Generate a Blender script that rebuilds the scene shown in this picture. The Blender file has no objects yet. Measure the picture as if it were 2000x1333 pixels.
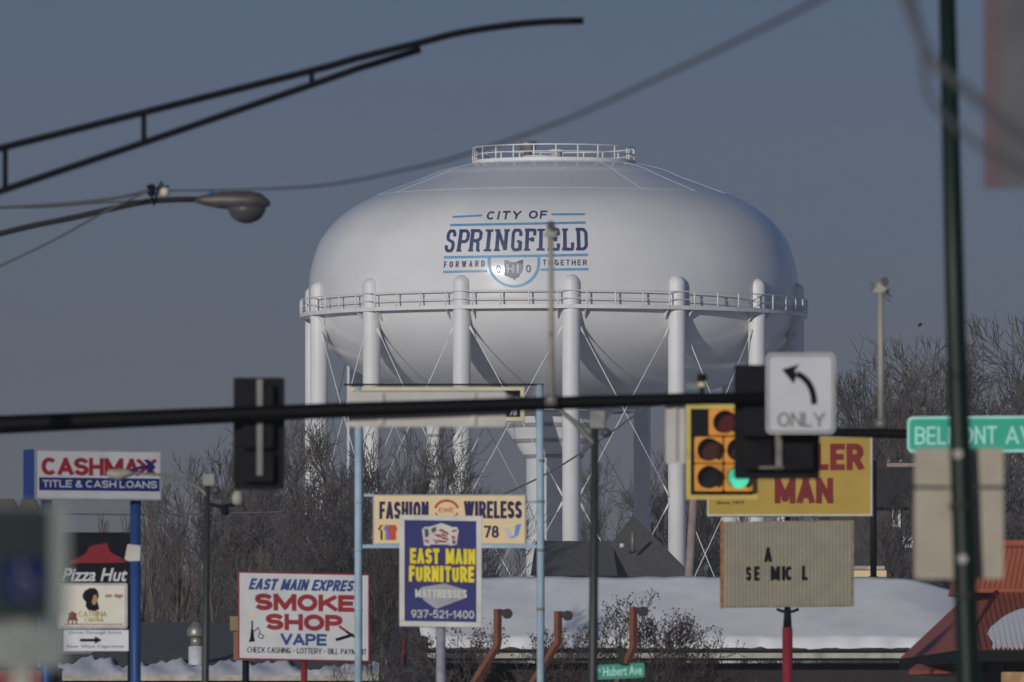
import bpy, bmesh, math, random
from mathutils import Vector, Matrix
R = math.radians
scene = bpy.context.scene
COL = scene.collection
random.seed(7)

# ------------------------------------------------------------------ camera, world, sun, exposure
K = 4.5e-5          # radians per photo pixel (2000 px wide frame, 400 mm lens on 36 mm)
CAMZ = 1.8          # eye height
HOR = 1500.0        # photo row of the horizon
cam_d = bpy.data.cameras.new('camera')
cam = bpy.data.objects.new('camera', cam_d)
COL.objects.link(cam)
cam.location = (0, 0, CAMZ)
cam.rotation_euler = (R(90), 0, 0)
cam_d.sensor_width = 36.0
cam_d.lens = 400.0
cam_d.shift_y = (HOR - 666.5) / 2000.0
cam_d.clip_start = 0.5
cam_d.clip_end = 20000
cam_d.dof.use_dof = True
cam_d.dof.focus_distance = 560.0
cam_d.dof.aperture_fstop = 6.3
scene.camera = cam

SUN_EL, SUN_AZ = R(11.5), R(25)     # height, and swing to the left of straight behind the camera
sun_vec = Vector((-math.sin(SUN_AZ) * math.cos(SUN_EL), -math.cos(SUN_AZ) * math.cos(SUN_EL), math.sin(SUN_EL)))
sl = bpy.data.lights.new('sun', 'SUN')
sl.energy = 2.5
sl.angle = R(0.5)
sl.color = (1.0, 0.955, 0.89)
sun = bpy.data.objects.new('sun', sl)
COL.objects.link(sun)
sun.rotation_euler = sun_vec.to_track_quat('Z', 'Y').to_euler()
sun.location = (-60, -100, 80)

world = bpy.data.worlds.new('World')
scene.world = world
world.use_nodes = True
wn, wl = world.node_tree.nodes, world.node_tree.links
wn.clear()
sky = wn.new('ShaderNodeTexSky')
sky.sky_type = 'NISHITA'
sky.sun_disc = False
sky.sun_elevation = SUN_EL
sky.sun_rotation = math.atan2(sun_vec.x, sun_vec.y)
sky.altitude = 200
sky.air_density = 1.0
sky.dust_density = 0.6
sky.ozone_density = 3.0
tint = wn.new('ShaderNodeMixRGB')
tint.blend_type = 'MULTIPLY'
tint.inputs[0].default_value = 1.0
# sky tint; the dome above the view is brightened to fill the shade
wtc = wn.new('ShaderNodeTexCoord')
wsp = wn.new('ShaderNodeSeparateXYZ')
wrp = wn.new('ShaderNodeValToRGB')
wrp.color_ramp.elements[0].position = 0.0
wrp.color_ramp.elements[0].color = (0.292, 0.276, 0.475, 1)
wrp.color_ramp.elements[1].position = 0.35
wrp.color_ramp.elements[1].color = (0.44, 0.49, 0.60, 1)
e_ = wrp.color_ramp.elements.new(0.09)
e_.color = (0.283, 0.286, 0.432, 1)
wl.new(wtc.outputs['Generated'], wsp.inputs[0])
wl.new(wsp.outputs['Z'], wrp.inputs['Fac'])
wl.new(wrp.outputs['Color'], tint.inputs[2])
bg = wn.new('ShaderNodeBackground')
bg.inputs['Strength'].default_value = 0.10
wo = wn.new('ShaderNodeOutputWorld')
wl.new(sky.outputs[0], tint.inputs[1])
wl.new(tint.outputs[0], bg.inputs['Color'])
wl.new(bg.outputs[0], wo.inputs['Surface'])

scene.view_settings.view_transform = 'Standard'
scene.view_settings.look = 'None'
scene.view_settings.exposure = -0.3
scene.view_settings.gamma = 1.0
scene.render.engine = 'CYCLES'
scene.cycles.max_bounces = 5
scene.cycles.diffuse_bounces = 2
scene.cycles.transparent_max_bounces = 4

# ------------------------------------------------------------------ helpers
def P(px, py, d):
    return Vector(((px - 1000) * K * d, d, CAMZ + (HOR - py) * K * d))

def lin(c):
    return c / 12.92 if c <= 0.04045 else ((c + 0.055) / 1.055) ** 2.4

def A(r, g, b, k=0.70):
    """base colour of a surface that looks (r,g,b) in full sun"""
    return tuple(min(0.85, lin(x / 255.0) / k) for x in (r, g, b))

def mat(name, color, rough=0.6, metal=0.0, vary=0.12, scale=3.0, bump=0.0, emit=None, estr=0.0, wave=None, spec=0.5):
    m = bpy.data.materials.new(name)
    m.use_nodes = True
    nt = m.node_tree
    b = nt.nodes['Principled BSDF']
    b.inputs['Roughness'].default_value = rough
    b.inputs['Metallic'].default_value = metal
    b.inputs['Specular IOR Level'].default_value = spec
    tc = nt.nodes.new('ShaderNodeTexCoord')
    nz = nt.nodes.new('ShaderNodeTexNoise')
    nz.inputs['Scale'].default_value = scale
    nz.inputs['Detail'].default_value = 6
    nt.links.new(tc.outputs['Object'], nz.inputs['Vector'])
    rp = nt.nodes.new('ShaderNodeValToRGB')
    lo = [max(0, c * (1 - vary)) for c in color]
    hi = [min(1, c * (1 + vary)) for c in color]
    rp.color_ramp.elements[0].position = 0.3
    rp.color_ramp.elements[1].position = 0.7
    rp.color_ramp.elements[0].color = (*lo, 1)
    rp.color_ramp.elements[1].color = (*hi, 1)
    nt.links.new(nz.outputs['Fac'], rp.inputs['Fac'])
    out = rp.outputs['Color']
    if wave:
        wv = nt.nodes.new('ShaderNodeTexWave')
        wv.bands_direction = wave[0]
        wv.inputs['Scale'].default_value = wave[1]
        mx = nt.nodes.new('ShaderNodeMixRGB')
        mx.blend_type = 'MULTIPLY'
        mx.inputs[0].default_value = wave[2]
        nt.links.new(tc.outputs['Object'], wv.inputs['Vector'])
        nt.links.new(out, mx.inputs[1])
        nt.links.new(wv.outputs['Color'], mx.inputs[2])
        out = mx.outputs[0]
    nt.links.new(out, b.inputs['Base Color'])
    if bump:
        bp = nt.nodes.new('ShaderNodeBump')
        bp.inputs['Strength'].default_value = bump
        bp.inputs['Distance'].default_value = 0.05
        nt.links.new(nz.outputs['Fac'], bp.inputs['Height'])
        nt.links.new(bp.outputs['Normal'], b.inputs['Normal'])
    if emit:
        b.inputs['Emission Color'].default_value = (*emit, 1)
        b.inputs['Emission Strength'].default_value = estr
    return m

LOC = {}
def link(o, parent):
    COL.objects.link(o)
    if parent:
        o.parent = parent
        LOC[o.name] = LOC[parent.name]
    return o

def props(o, label=None, cat=None, group=None, kind=None):
    if label: o['label'] = label
    if cat: o['category'] = cat
    if group: o['group'] = group
    if kind: o['kind'] = kind
    return o

def thing(name, label, cat, base, group=None):
    o = bpy.data.objects.new(name, None)
    o.empty_display_size = 0.3
    COL.objects.link(o)
    o.location = base
    LOC[o.name] = Vector(base)
    return props(o, label, cat, group)

class MB:
    def __init__(self):
        self.v, self.f, self.s = [], [], []
    def add(self, vs, fs, smooth=False):
        n = len(self.v)
        self.v += [Vector(p) for p in vs]
        self.f += [tuple(i + n for i in f) for f in fs]
        self.s += [smooth] * len(fs)
        return self
    def box(self, a, b):
        (x0, y0, z0), (x1, y1, z1) = a, b
        return self.obox(Vector(((x0+x1)/2, (y0+y1)/2, (z0+z1)/2)), Vector(((x1-x0)/2,0,0)), Vector((0,(y1-y0)/2,0)), Vector((0,0,(z1-z0)/2)))
    def obox(self, c, ux, uy, uz):
        vs = [c + ux*i + uy*j + uz*k for i in (-1, 1) for j in (-1, 1) for k in (-1, 1)]
        return self.add(vs, [(0,1,3,2), (4,6,7,5), (0,4,5,1), (2,3,7,6), (0,2,6,4), (1,5,7,3)])
    def tube(self, pts, rad, n=10, cap=True, smooth=True):
        pts = [Vector(p) for p in pts]
        if not hasattr(rad, '__len__'): rad = [rad] * len(pts)
        rings, ref = [], None
        for i, p in enumerate(pts):
            t = (pts[min(i+1, len(pts)-1)] - pts[max(i-1, 0)]).normalized()
            if ref is None:
                ref = Vector((0, 1, 0)) if abs(t.y) < 0.8 else Vector((1, 0, 0))
            u = (ref - t * ref.dot(t)).normalized()
            ref = u
            w = t.cross(u)
            rings.append([p + (u*math.cos(2*math.pi*k/n) + w*math.sin(2*math.pi*k/n)) * rad[i] for k in range(n)])
        vs = [q for r_ in rings for q in r_]
        fs = []
        for i in range(len(pts)-1):
            for k in range(n):
                fs.append((i*n+k, i*n+(k+1) % n, (i+1)*n+(k+1) % n, (i+1)*n+k))
        self.add(vs, fs, smooth)
        if cap:
            m = len(self.v) - len(vs)
            self.f += [tuple(m+k for k in reversed(range(n))), tuple(m+(len(pts)-1)*n+k for k in range(n))]
            self.s += [False, False]
        return self
    def lathe(self, c, prof, n=24, cap=True, smooth=True, axis=None):
        c = Vector(c)
        ax = Vector(axis).normalized() if axis else Vector((0, 0, 1))
        u = ax.orthogonal().normalized() if axis else Vector((1, 0, 0))
        w = ax.cross(u)
        vs = [c + ax*z + (u*math.cos(2*math.pi*k/n) + w*math.sin(2*math.pi*k/n))*r for r, z in prof for k in range(n)]
        fs = []
        for i in range(len(prof)-1):
            for k in range(n):
                fs.append((i*n+k, i*n+(k+1) % n, (i+1)*n+(k+1) % n, (i+1)*n+k))
        self.add(vs, fs, smooth)
        if cap:
            m = len(self.v) - len(vs)
            self.f += [tuple(m+k for k in reversed(range(n))), tuple(m+(len(prof)-1)*n+k for k in range(n))]
            self.s += [False, False]
        return self
    def prism(self, front, back):
        n = len(front)
        vs = list(front) + list(back)
        fs = [tuple(range(n)), tuple(reversed(range(n, 2*n)))]
        for k in range(n):
            fs.append((k, n+k, n+(k+1) % n, (k+1) % n))
        return self.add(vs, fs)
    def build(self, name, m, parent=None, bevel=0.0, **kw):
        L = LOC[parent.name] if parent else Vector((0, 0, 0))
        me = bpy.data.meshes.new(name)
        me.from_pydata([tuple(p - L) for p in self.v], [], self.f)
        me.polygons.foreach_set('use_smooth', self.s)
        bm = bmesh.new(); bm.from_mesh(me)
        bmesh.ops.recalc_face_normals(bm, faces=bm.faces)
        bm.to_mesh(me); bm.free()
        if m: me.materials.append(m)
        o = bpy.data.objects.new(name, me)
        link(o, parent)
        if not parent: LOC[o.name] = Vector((0, 0, 0))
        if bevel:
            bv = o.modifiers.new('bevel', 'BEVEL')
            bv.width = bevel; bv.segments = 2; bv.limit_method = 'ANGLE'
        return props(o, **kw)

TXT = {}
def text_geo(s, bold=0.0, space=1.0):
    key = (s, bold, space)
    if key in TXT: return TXT[key]
    cu = bpy.data.curves.new('t', 'FONT')
    cu.body = s; cu.size = 1; cu.offset = bold; cu.space_character = space; cu.resolution_u = 4
    o = bpy.data.objects.new('t', cu)
    COL.objects.link(o)
    dg = bpy.context.evaluated_depsgraph_get(); dg.update()
    me = bpy.data.meshes.new_from_object(o.evaluated_get(dg))
    vs = [(v.co.x, v.co.y) for v in me.vertices]
    fs = [tuple(p.vertices) for p in me.polygons]
    bpy.data.objects.remove(o); bpy.data.curves.remove(cu); bpy.data.meshes.remove(me)
    x0, x1 = min(v[0] for v in vs), max(v[0] for v in vs)
    y0, y1 = min(v[1] for v in vs), max(v[1] for v in vs)
    vs = [((x-x0)/(x1-x0), (y-y0)/(y1-y0)) for x, y in vs]
    TXT[key] = (vs, fs)
    return TXT[key]

def arc_(cx, cy, rx, ry, a0, a1, n=12):
    return [(cx + rx*math.cos(R(a0+(a1-a0)*k/n)), cy + ry*math.sin(R(a0+(a1-a0)*k/n))) for k in range(n+1)]
BOWL = lambda y0, y1, x=.45: [(0, y1), (x, y1)] + arc_(x, (y0+y1)/2, 1-x, (y1-y0)/2, 90, -90, 10)[1:-1] + [(x, y0), (0, y0)]
S_ = arc_(.5, .75, .5, .25, 20, 250, 12) + arc_(.5, .25, .5, .25, 70, -160, 12)
SANS = {
 'A': (1.0, [[(0,0),(.5,1)],[(1,0),(.5,1)],[(.18,.27),(.82,.27)]]), 'B': (.95, [[(0,0),(0,1)], BOWL(.52,1,.5), BOWL(0,.52,.5)]),
 'C': (.98, [arc_(.5,.5,.52,.5,48,312,20)]), 'D': (.98, [[(0,0),(0,1)], BOWL(0,1,.4)]),
 'E': (.85, [[(0,0),(0,1)],[(0,1),(1,1)],[(0,.5),(.88,.5)],[(0,0),(1,0)]]), 'F': (.8, [[(0,0),(0,1)],[(0,1),(1,1)],[(0,.5),(.85,.5)]]),
 'G': (1.0, [arc_(.5,.5,.5,.5,48,340,20), [(1,.42),(.6,.42)], [(1,.42),(1,.05)]]), 'H': (.95, [[(0,0),(0,1)],[(1,0),(1,1)],[(0,.5),(1,.5)]]),
 'I': (0, [[(.5,0),(.5,1)]]), 'J': (.75, [[(1,1),(1,.3)], arc_(.5,.3,.5,.3,0,-180,8)]), 'K': (.98, [[(0,0),(0,1)],[(.05,.38),(.95,1)],[(.35,.55),(1,0)]]),
 'L': (.78, [[(0,1),(0,0)],[(0,0),(1,0)]]), 'M': (1.2, [[(0,0),(0,1)],[(1,0),(1,1)],[(.04,1),(.5,.12)],[(.96,1),(.5,.12)]]),
 'N': (.98, [[(0,0),(0,1)],[(1,0),(1,1)],[(.03,1),(.97,0)]]), 'O': (1.05, [arc_(.5,.5,.5,.5,0,360,28)]),
 'P': (.9, [[(0,0),(0,1)], BOWL(.45,1,.5)]), 'R': (.97, [[(0,0),(0,1)], BOWL(.47,1,.5), [(.5,.47),(1,0)]]), 'S': (.92, [S_]),
 'T': (.9, [[(0,1),(1,1)],[(.5,0),(.5,1)]]), 'U': (.95, [[(0,1),(0,.35)]+arc_(.5,.35,.5,.35,180,360,12)[1:]+[(1,1)]]),
 'V': (1.0, [[(0,1),(.5,0)],[(1,1),(.5,0)]]), 'W': (1.4, [[(0,1),(.26,0)],[(.5,1),(.26,0)],[(.5,1),(.74,0)],[(1,1),(.74,0)]]),
 'X': (.98, [[(0,0),(1,1)],[(0,1),(1,0)]]), 'Y': (1.0, [[(0,1),(.5,.45)],[(1,1),(.5,.45)],[(.5,.45),(.5,0)]]), 'Z': (.9, [[(0,1),(1,1)],[(1,1),(0,0)],[(0,0),(1,0)]]),
 '0': (.8, [arc_(.5,.5,.5,.5,0,360,24)]), '1': (.45, [[(.9,0),(.9,1)],[(.9,1),(.1,.72)]]), '2': (.8, [arc_(.5,.7,.48,.3,170,-30,12)+[(0,0)],[(0,0),(1,0)]]),
 '3': (.8, [arc_(.45,.74,.48,.26,160,-90,12), arc_(.45,.26,.52,.26,90,-160,12)]), '4': (.85, [[(.75,0),(.75,1)],[(.75,1),(0,.3)],[(0,.3),(1,.3)]]),
 '5': (.8, [[(.9,1),(.12,1)],[(.12,1),(.05,.5)],arc_(.45,.32,.52,.32,140,-150,14)]), '7': (.8, [[(0,1),(1,1)],[(1,1),(.35,0)]]),
 '8': (.8, [arc_(.5,.75,.42,.25,0,360,18), arc_(.5,.26,.5,.26,0,360,18)]), '9': (.8, [arc_(.5,.68,.48,.32,0,360,18), arc_(.0,.6,.98,.6,0,-75,10)]),
 '-': (.5, [[(0,.45),(1,.45)]]), '&': (1.0, [[(1,0),(.25,.72)], arc_(.45,.8,.22,.2,180,-20,8)+[(.1,.35)], arc_(.42,.25,.4,.25,150,380,12)]),
}
def stroke_text(s, x0, y0, x1, y1, w=.18, gap=.16, wx=None):
    """block lettering; returns one list of quads (photo pixels) per stroke"""
    h = y1 - y0
    sw = w*h
    gp = gap*h
    unit = sum(SANS[c][0] for c in s if c != ' ')
    spw = max(gp*2.0, .34*h)
    free = (x1-x0) - gp*(len(s) - s.count(' ') - 1) - s.count(' ')*spw - sum(1 for c in s if c == 'I')*sw
    cw = free/unit if unit else 0
    swx = min(sw, cw*.40 if unit else sw) if wx is None else wx*h
    out, x = [], x0
    for c in s:
        if c == ' ':
            x += spw; continue
        adv, strokes = SANS[c]
        W = adv*cw if adv else sw
        for st in strokes:
            sx = min(swx, W) if adv else sw
            f = (sx+sw)/2
            pts = [(x + sx/2 + p[0]*(W-sx), y1 - sw/2 - p[1]*(h-sw)) for p in st]
            closed = math.hypot(pts[0][0]-pts[-1][0], pts[0][1]-pts[-1][1]) < 1e-6 and len(pts) > 3
            if not closed:
                for e, b in ((0, 1), (-1, -2)):
                    l = math.hypot(pts[e][0]-pts[b][0], pts[e][1]-pts[b][1]) or 1
                    k = (sw if abs(pts[e][1]-pts[b][1]) > abs(pts[e][0]-pts[b][0]) else sx)*.5*(1 if len(pts) == 2 else .3)
                    pts[e] = (pts[e][0] + (pts[e][0]-pts[b][0])/l*k, pts[e][1] + (pts[e][1]-pts[b][1])/l*k)
            L_, R_ = [], []
            for i, p in enumerate(pts):
                if closed: a, b = pts[i-1 if i else -2], pts[i+1 if i < len(pts)-1 else 1]
                else: a, b = pts[max(i-1, 0)], pts[min(i+1, len(pts)-1)]
                dx, dy = b[0]-a[0], b[1]-a[1]
                l = math.hypot(dx, dy) or 1
                nx, ny = -dy/l, dx/l
                cl = lambda y: max(y0, min(y1, y))
                diag = abs(nx*ny)*2
                ex = sx*(1 + .15*diag)
                L_.append((p[0]+nx*ex/2, cl(p[1]+ny*sw/2))); R_.append((p[0]-nx*ex/2, cl(p[1]-ny*sw/2)))
            out.append([(L_[i], L_[i+1], R_[i+1], R_[i]) for i in range(len(pts)-1)])
        x += W + gp
    return out

def rr(x0, y0, x1, y1, r, n=5):
    pts = []
    for cx, cy, a in ((x1-r, y0+r, -90), (x1-r, y1-r, 0), (x0+r, y1-r, 90), (x0+r, y0+r, 180)):
        for k in range(n+1):
            t = R(a + 90*k/n)
            pts.append((cx + r*math.cos(t), cy + r*math.sin(t)))
    return pts

def circ(cx, cy, r, n=24, ry=None):
    return [(cx + r*math.cos(2*math.pi*k/n), cy + (ry or r)*math.sin(2*math.pi*k/n)) for k in range(n)]

class Panel:
    """a flat sign standing at distance d; sizes are given in photo pixels at that distance"""
    def __init__(self, x0, y0, x1, y1, d, yaw=0.0, roll=0.0):
        self.cx, self.cy, self.d = (x0+x1)/2, (y0+y1)/2, d
        self.C = P(self.cx, self.cy, d)
        self.u = Vector((math.cos(yaw), math.sin(yaw), 0))
        self.n = Vector((math.sin(yaw), -math.cos(yaw), 0))
        self.c, self.roll = math.cos(yaw), roll
    def pt(self, px, py, off=0.0):
        x, y = (px-self.cx), (py-self.cy)
        y = y - x*math.sin(self.roll)
        return self.C + self.u*(x*K*self.d/self.c) + Vector((0, 0, -y*K*self.d)) + self.n*off
    def poly(self, mb, pts, off, th=0.01):
        mb.prism([self.pt(x, y, off) for x, y in pts], [self.pt(x, y, off-th) for x, y in pts])
        return mb
    def rect(self, mb, x0, y0, x1, y1, off, th=0.01):
        return self.poly(mb, [(x0, y0), (x1, y0), (x1, y1), (x0, y1)], off, th)
    def frame(self, mb, x0, y0, x1, y1, w, off, th):
        self.rect(mb, x0, y0, x1, y0+w, off, th); self.rect(mb, x0, y1-w, x1, y1, off, th)
        self.rect(mb, x0, y0+w, x0+w, y1-w, off, th); self.rect(mb, x1-w, y0+w, x1, y1-w, off, th)
        return mb
    def line(self, mb, pts, w, off, th=0.01):
        for (xa, ya), (xb, yb) in zip(pts[:-1], pts[1:]):
            l = math.hypot(xb-xa, yb-ya) or 1
            nx, ny = -(yb-ya)/l*w/2, (xb-xa)/l*w/2
            self.poly(mb, [(xa+nx, ya+ny), (xb+nx, yb+ny), (xb-nx, yb-ny), (xa-nx, ya-ny)], off, th)
        return mb
    def text(self, mb, s, x0, y0, x1, y1, off, bold=0.0, shear=0.0, space=1.0):
        h = y1 - y0
        if all(c == ' ' or c in SANS for c in s):
            wgt = .13 if bold <= .03 else (.155 if bold <= .035 else (.175 if bold <= .04 else .22 if bold <= .045 else (.23 if bold <= .055 else .27)))
            for i, quads in enumerate(stroke_text(s, x0, y0, x1-abs(shear)*h, y1, wgt, max(.035, .07*space**3))):
                vs = [self.pt(q[0] + (y1-q[1])*shear, q[1], off + (i % 5)*.0012) for qd in quads for q in qd]
                mb.add(vs, [tuple(range(4*k, 4*k+4)) for k in range(len(quads))])
            return mb
        vs, fs = text_geo(s, min(bold, .02), space)
        mb.add([self.pt(x0 + v[0]*(x1-x0-abs(shear)*h) + v[1]*shear*h, y1 - v[1]*h, off) for v in vs], fs)
        return mb

def ground_pt(p):
    return Vector((p.x, p.y, 0))

# ------------------------------------------------------------------ materials
M = {}
M['tower'] = mat('tower_paint', (0.73, 0.73, 0.73), 0.18, vary=0.055, scale=0.35)
M['trim'] = mat('tower_trim_paint', (0.74, 0.74, 0.74), 0.5, vary=0.06, scale=0.5)
M['navy'] = mat('navy_paint', (0.035, 0.06, 0.16), 0.4)
M['skyblue'] = mat('light_blue_paint', (0.11, 0.33, 0.58), 0.4)
M['galv'] = mat('galvanised_metal', (0.32, 0.31, 0.28), 0.45, 0.6)
M['black'] = mat('black_metal', (0.008, 0.008, 0.010), 0.6, spec=0.12)
M['arm'] = mat('dark_arm_paint', (0.004, 0.004, 0.006), 0.5, spec=0.12)
M['green_pole'] = mat('dark_green_paint', (0.006, 0.017, 0.012), 0.45, spec=0.3)
M['lamp_grey'] = mat('lamp_grey', (0.20, 0.19, 0.17), 0.5, 0.3)
M['lamp_glass'] = mat('lamp_glass', (0.07, 0.07, 0.075), 0.4)
M['riser'] = mat('riser_grey', A(138, 134, 124), 0.55)
M['alu'] = mat('sign_back_aluminium', A(160, 157, 152), 0.5, 0.2)
M['tan'] = mat('sign_back_tan', A(146, 138, 122), 0.6)
M['white'] = mat('white_sign', A(170, 170, 171), 0.5, vary=0.10, scale=1.5)
M['ink'] = mat('black_ink', (0.008, 0.009, 0.012), 0.8, spec=0.1)
M['ink_grey'] = mat('faded_ink', (0.16, 0.16, 0.16), 0.6)
M['sig_yellow'] = mat('signal_yellow', A(200, 132, 40), 0.5)
M['border_yellow'] = mat('yellow_tape', A(172, 155, 75), 0.55)
M['lens_red'] = mat('red_lens', (0.10, 0.012, 0.010), 0.2)
M['lens_amber'] = mat('amber_lens', (0.06, 0.02, 0.01), 0.2)
M['lens_dark'] = mat('dark_lens', (0.01, 0.012, 0.012), 0.2)
M['lens_green'] = mat('green_lens', (0.05, 0.5, 0.35), 0.2, emit=(0.10, 0.80, 0.45), estr=0.75)
M['st_green'] = mat('street_sign_green', A(26, 148, 124), 0.5, vary=0.05)
M['st_white'] = mat('street_sign_letters', A(150, 205, 190), 0.5)
M['cm_red'] = mat('sign_red', A(126, 28, 38), 0.6, spec=.2)
M['cm_blue'] = mat('sign_blue', A(20, 32, 95), 0.6, spec=.2)
M['cm_side'] = mat('cabinet_blue', A(26, 52, 104), 0.5, spec=.3)
M['pole_blue'] = mat('blue_pole', A(32, 60, 108), 0.45, spec=.3)
M['ph_red'] = mat('hat_red', A(108, 24, 32), 0.6, spec=.2)
M['gold'] = mat('gold_print', A(150, 120, 30), 0.6)
M['poster'] = mat('poster_white', A(190, 185, 170), 0.5, vary=0.06)
M['skin'] = mat('poster_skin', A(150, 110, 70), 0.6)
M['sm_red'] = mat('smoke_red', A(126, 34, 40), 0.6, spec=.2)
M['sm_blue'] = mat('smoke_blue', A(36, 62, 112), 0.6, spec=.2)
M['red_pole'] = mat('red_pole', A(118, 38, 46), 0.5, spec=.3)
M['cream'] = mat('cream_board', A(208, 180, 138), 0.6, vary=0.04)
M['fw_navy'] = mat('board_navy', A(38, 34, 76), 0.6, spec=.2)
M['fw_red'] = mat('board_red', A(170, 72, 56), 0.6, spec=.2)
M['fw_yel'] = mat('shirt_yellow', A(200, 170, 60), 0.5)
M['fw_blu'] = mat('shirt_blue', A(70, 100, 190), 0.5)
M['pale_blue'] = mat('pale_blue_paint', A(134, 156, 170), 0.6, vary=0.2, scale=2.0)
M['old_collar'] = mat('stained_collar', A(112, 112, 108), 0.7, vary=.3, scale=5)
M['fu_blue'] = mat('furniture_blue', A(20, 28, 92), 0.6, vary=0.05)
M['fu_yel'] = mat('furniture_yellow', A(205, 188, 48), 0.6, spec=.2)
M['fu_frame'] = mat('sign_frame_white', A(180, 178, 170), 0.5, vary=0.14, scale=2.0)
M['fu_grey'] = mat('mattress_grey', A(140, 140, 145), 0.6)
M['mm_yel'] = mat('yellow_sign', A(150, 124, 42), 0.6, vary=0.12, scale=1.2)
M['mm_red'] = mat('dark_red_letters', A(106, 32, 35), 0.6, spec=.2)
M['marquee'] = mat('marquee_panel', A(128, 122, 104), 0.6, vary=0.12, wave=('X', 4.5, 0.35))
M['rust'] = mat('rusty_steel', A(130, 85, 45), 0.8, vary=0.5, scale=8)
M['wood'] = mat('weathered_wood', A(125, 112, 105), 0.85, vary=0.2)
M['brown_post'] = mat('brown_post', A(106, 64, 48), 0.8, vary=0.15)
M['snow'] = mat('snow', (0.84, 0.84, 0.85), 0.85, vary=0.05, scale=1.2, bump=0.4)
M['shingle'] = mat('grey_shingle', (0.115, 0.108, 0.104), 0.9, vary=0.3, scale=6, bump=0.3)
M['shingle2'] = mat('dark_shingle', (0.05, 0.047, 0.045), 0.9, vary=0.35, scale=5, bump=0.3)
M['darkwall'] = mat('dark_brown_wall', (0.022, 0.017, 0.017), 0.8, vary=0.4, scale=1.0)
M['slate'] = mat('slate', (0.045, 0.045, 0.055), 0.8, vary=0.3)
M['fascia'] = mat('fascia', A(150, 145, 130), 0.7, vary=0.3)
M['red_roof'] = mat('red_metal_roof', A(130, 68, 50), 0.65, vary=0.10, scale=1.5)
M['brick'] = mat('tan_brick', A(150, 120, 85), 0.8, vary=0.3, scale=6)
M['bark'] = mat('bark', (0.078, 0.069, 0.064), 0.9, vary=0.3, scale=2)
M['bark2'] = mat('brown_bark', (0.10, 0.08, 0.07), 0.9, vary=0.3, scale=2)
M['berry'] = mat('dark_berries', (0.05, 0.018, 0.018), 0.6)
M['housebrown'] = mat('house_siding', (0.065, 0.055, 0.05), 0.85, vary=0.3, scale=2)
M['winwhite'] = mat('white_trim', A(165, 168, 172), 0.6, vary=0.2)
M['cable'] = mat('cable_rubber', (0.09, 0.09, 0.10), 0.7)
M['ground'] = mat('snowy_ground', (0.78, 0.78, 0.79), 0.9, vary=0.12, scale=0.05)
M['asphalt'] = mat('asphalt', (0.05, 0.05, 0.052), 0.85, vary=0.25, scale=1.0)
M['concrete'] = mat('concrete', (0.3, 0.29, 0.28), 0.85, vary=0.15, scale=1.0)
M['roadpaint'] = mat('road_paint', (0.7, 0.68, 0.6), 0.7)
M['adashade'] = mat('parking_sign_shaded_green', (0.024, 0.038, 0.038), 0.7, spec=.15)
M['adablue'] = mat('parking_sign_blue', (0.006, 0.014, 0.075), 0.7, spec=.15)
M['adawhite'] = mat('parking_sign_white', A(120, 125, 121), 0.6, spec=.2)
M['banner'] = mat('grey_board', (0.10, 0.10, 0.11), 0.6, vary=0.35, scale=1.5)
M['pinkred'] = mat('red_edge', A(84, 66, 70), 0.6)
M['bird'] = mat('bird_feathers', (0.012, 0.012, 0.014), 0.7)

# ------------------------------------------------------------------ ground and road
g = MB().add([(-1500, -250, 0), (1500, -250, 0), (1500, 2600, 0), (-1500, 2600, 0)], [(0, 1, 2, 3)])
g.build('ground', M['ground'], kind='structure')
MB().add([(-7, -200, .004), (7, -200, .004), (7, 1500, .004), (-7, 1500, .004)], [(0, 1, 2, 3)]).build('road', M['asphalt'], kind='structure')
for s in (-1, 1):
    MB().box((s*8.2-1.2 if s > 0 else -9.4, -200, 0), (9.4 if s > 0 else -7.0, 1500, 0.13)).build('pavement', M['concrete'], kind='structure')
mk = MB()
for k in range(60):
    mk.add([(-.08, -60+k*12, .008), (.08, -60+k*12, .008), (.08, -56+k*12, .008), (-.08, -56+k*12, .008)], [(0, 1, 2, 3)])
mk.build('road_markings', M['roadpaint'], kind='structure')

# ------------------------------------------------------------------ winter haze
hz_ = MB().box((-1600, -300, -1.0), (1600, 2700, 44.0)).build('haze', None, kind='stuff')
hm = bpy.data.materials.new('haze_air'); hm.use_nodes = True
hm.node_tree.nodes.clear()
hv = hm.node_tree.nodes.new('ShaderNodeVolumePrincipled')
hv.inputs['Color'].default_value = (0.86, 0.88, 0.92, 1)
hv.inputs['Density'].default_value = 0.00018
ho = hm.node_tree.nodes.new('ShaderNodeOutputMaterial')
hm.node_tree.links.new(hv.outputs[0], ho.inputs['Volume'])
hz_.data.materials.append(hm)

# ------------------------------------------------------------------ water tower
TD = 600.0
U = K * TD
TX = (1081.5 - 1000) * U
def tz(py): return CAMZ + (HOR - py) * U
ctrl = [(0, 312), (90, 315), (166, 322), (222, 335), (251, 347.5), (314, 371), (349, 384.5), (388, 404), (424, 431), (453, 466), (468, 502), (477, 540), (478.5, 575), (478.5, 600)]
prof = []
for i in range(len(ctrl)-1):
    p0, p1, p2, p3 = ctrl[max(i-1, 0)], ctrl[i], ctrl[i+1], ctrl[min(i+2, len(ctrl)-1)]
    for k in range(4):
        t = k/4
        q = [0.5*((2*b) + (-a+c)*t + (2*a-5*b+4*c-d)*t*t + (-a+3*b-3*c+d)*t**3) for a, b, c, d in zip(p0, p1, p2, p3)]
        prof.append((max(q[0], 0.0)*U, tz(q[1])))
prof.append((478.5*U, tz(600)))
upper = list(prof)
for k in range(1, 17):
    a = math.pi/2*k/16
    prof.append((478.5*U*math.cos(a), tz(600 + 213*math.sin(a))))
prof[0] = (0.02, prof[0][1]); prof[-1] = (0.02, prof[-1][1])
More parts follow.
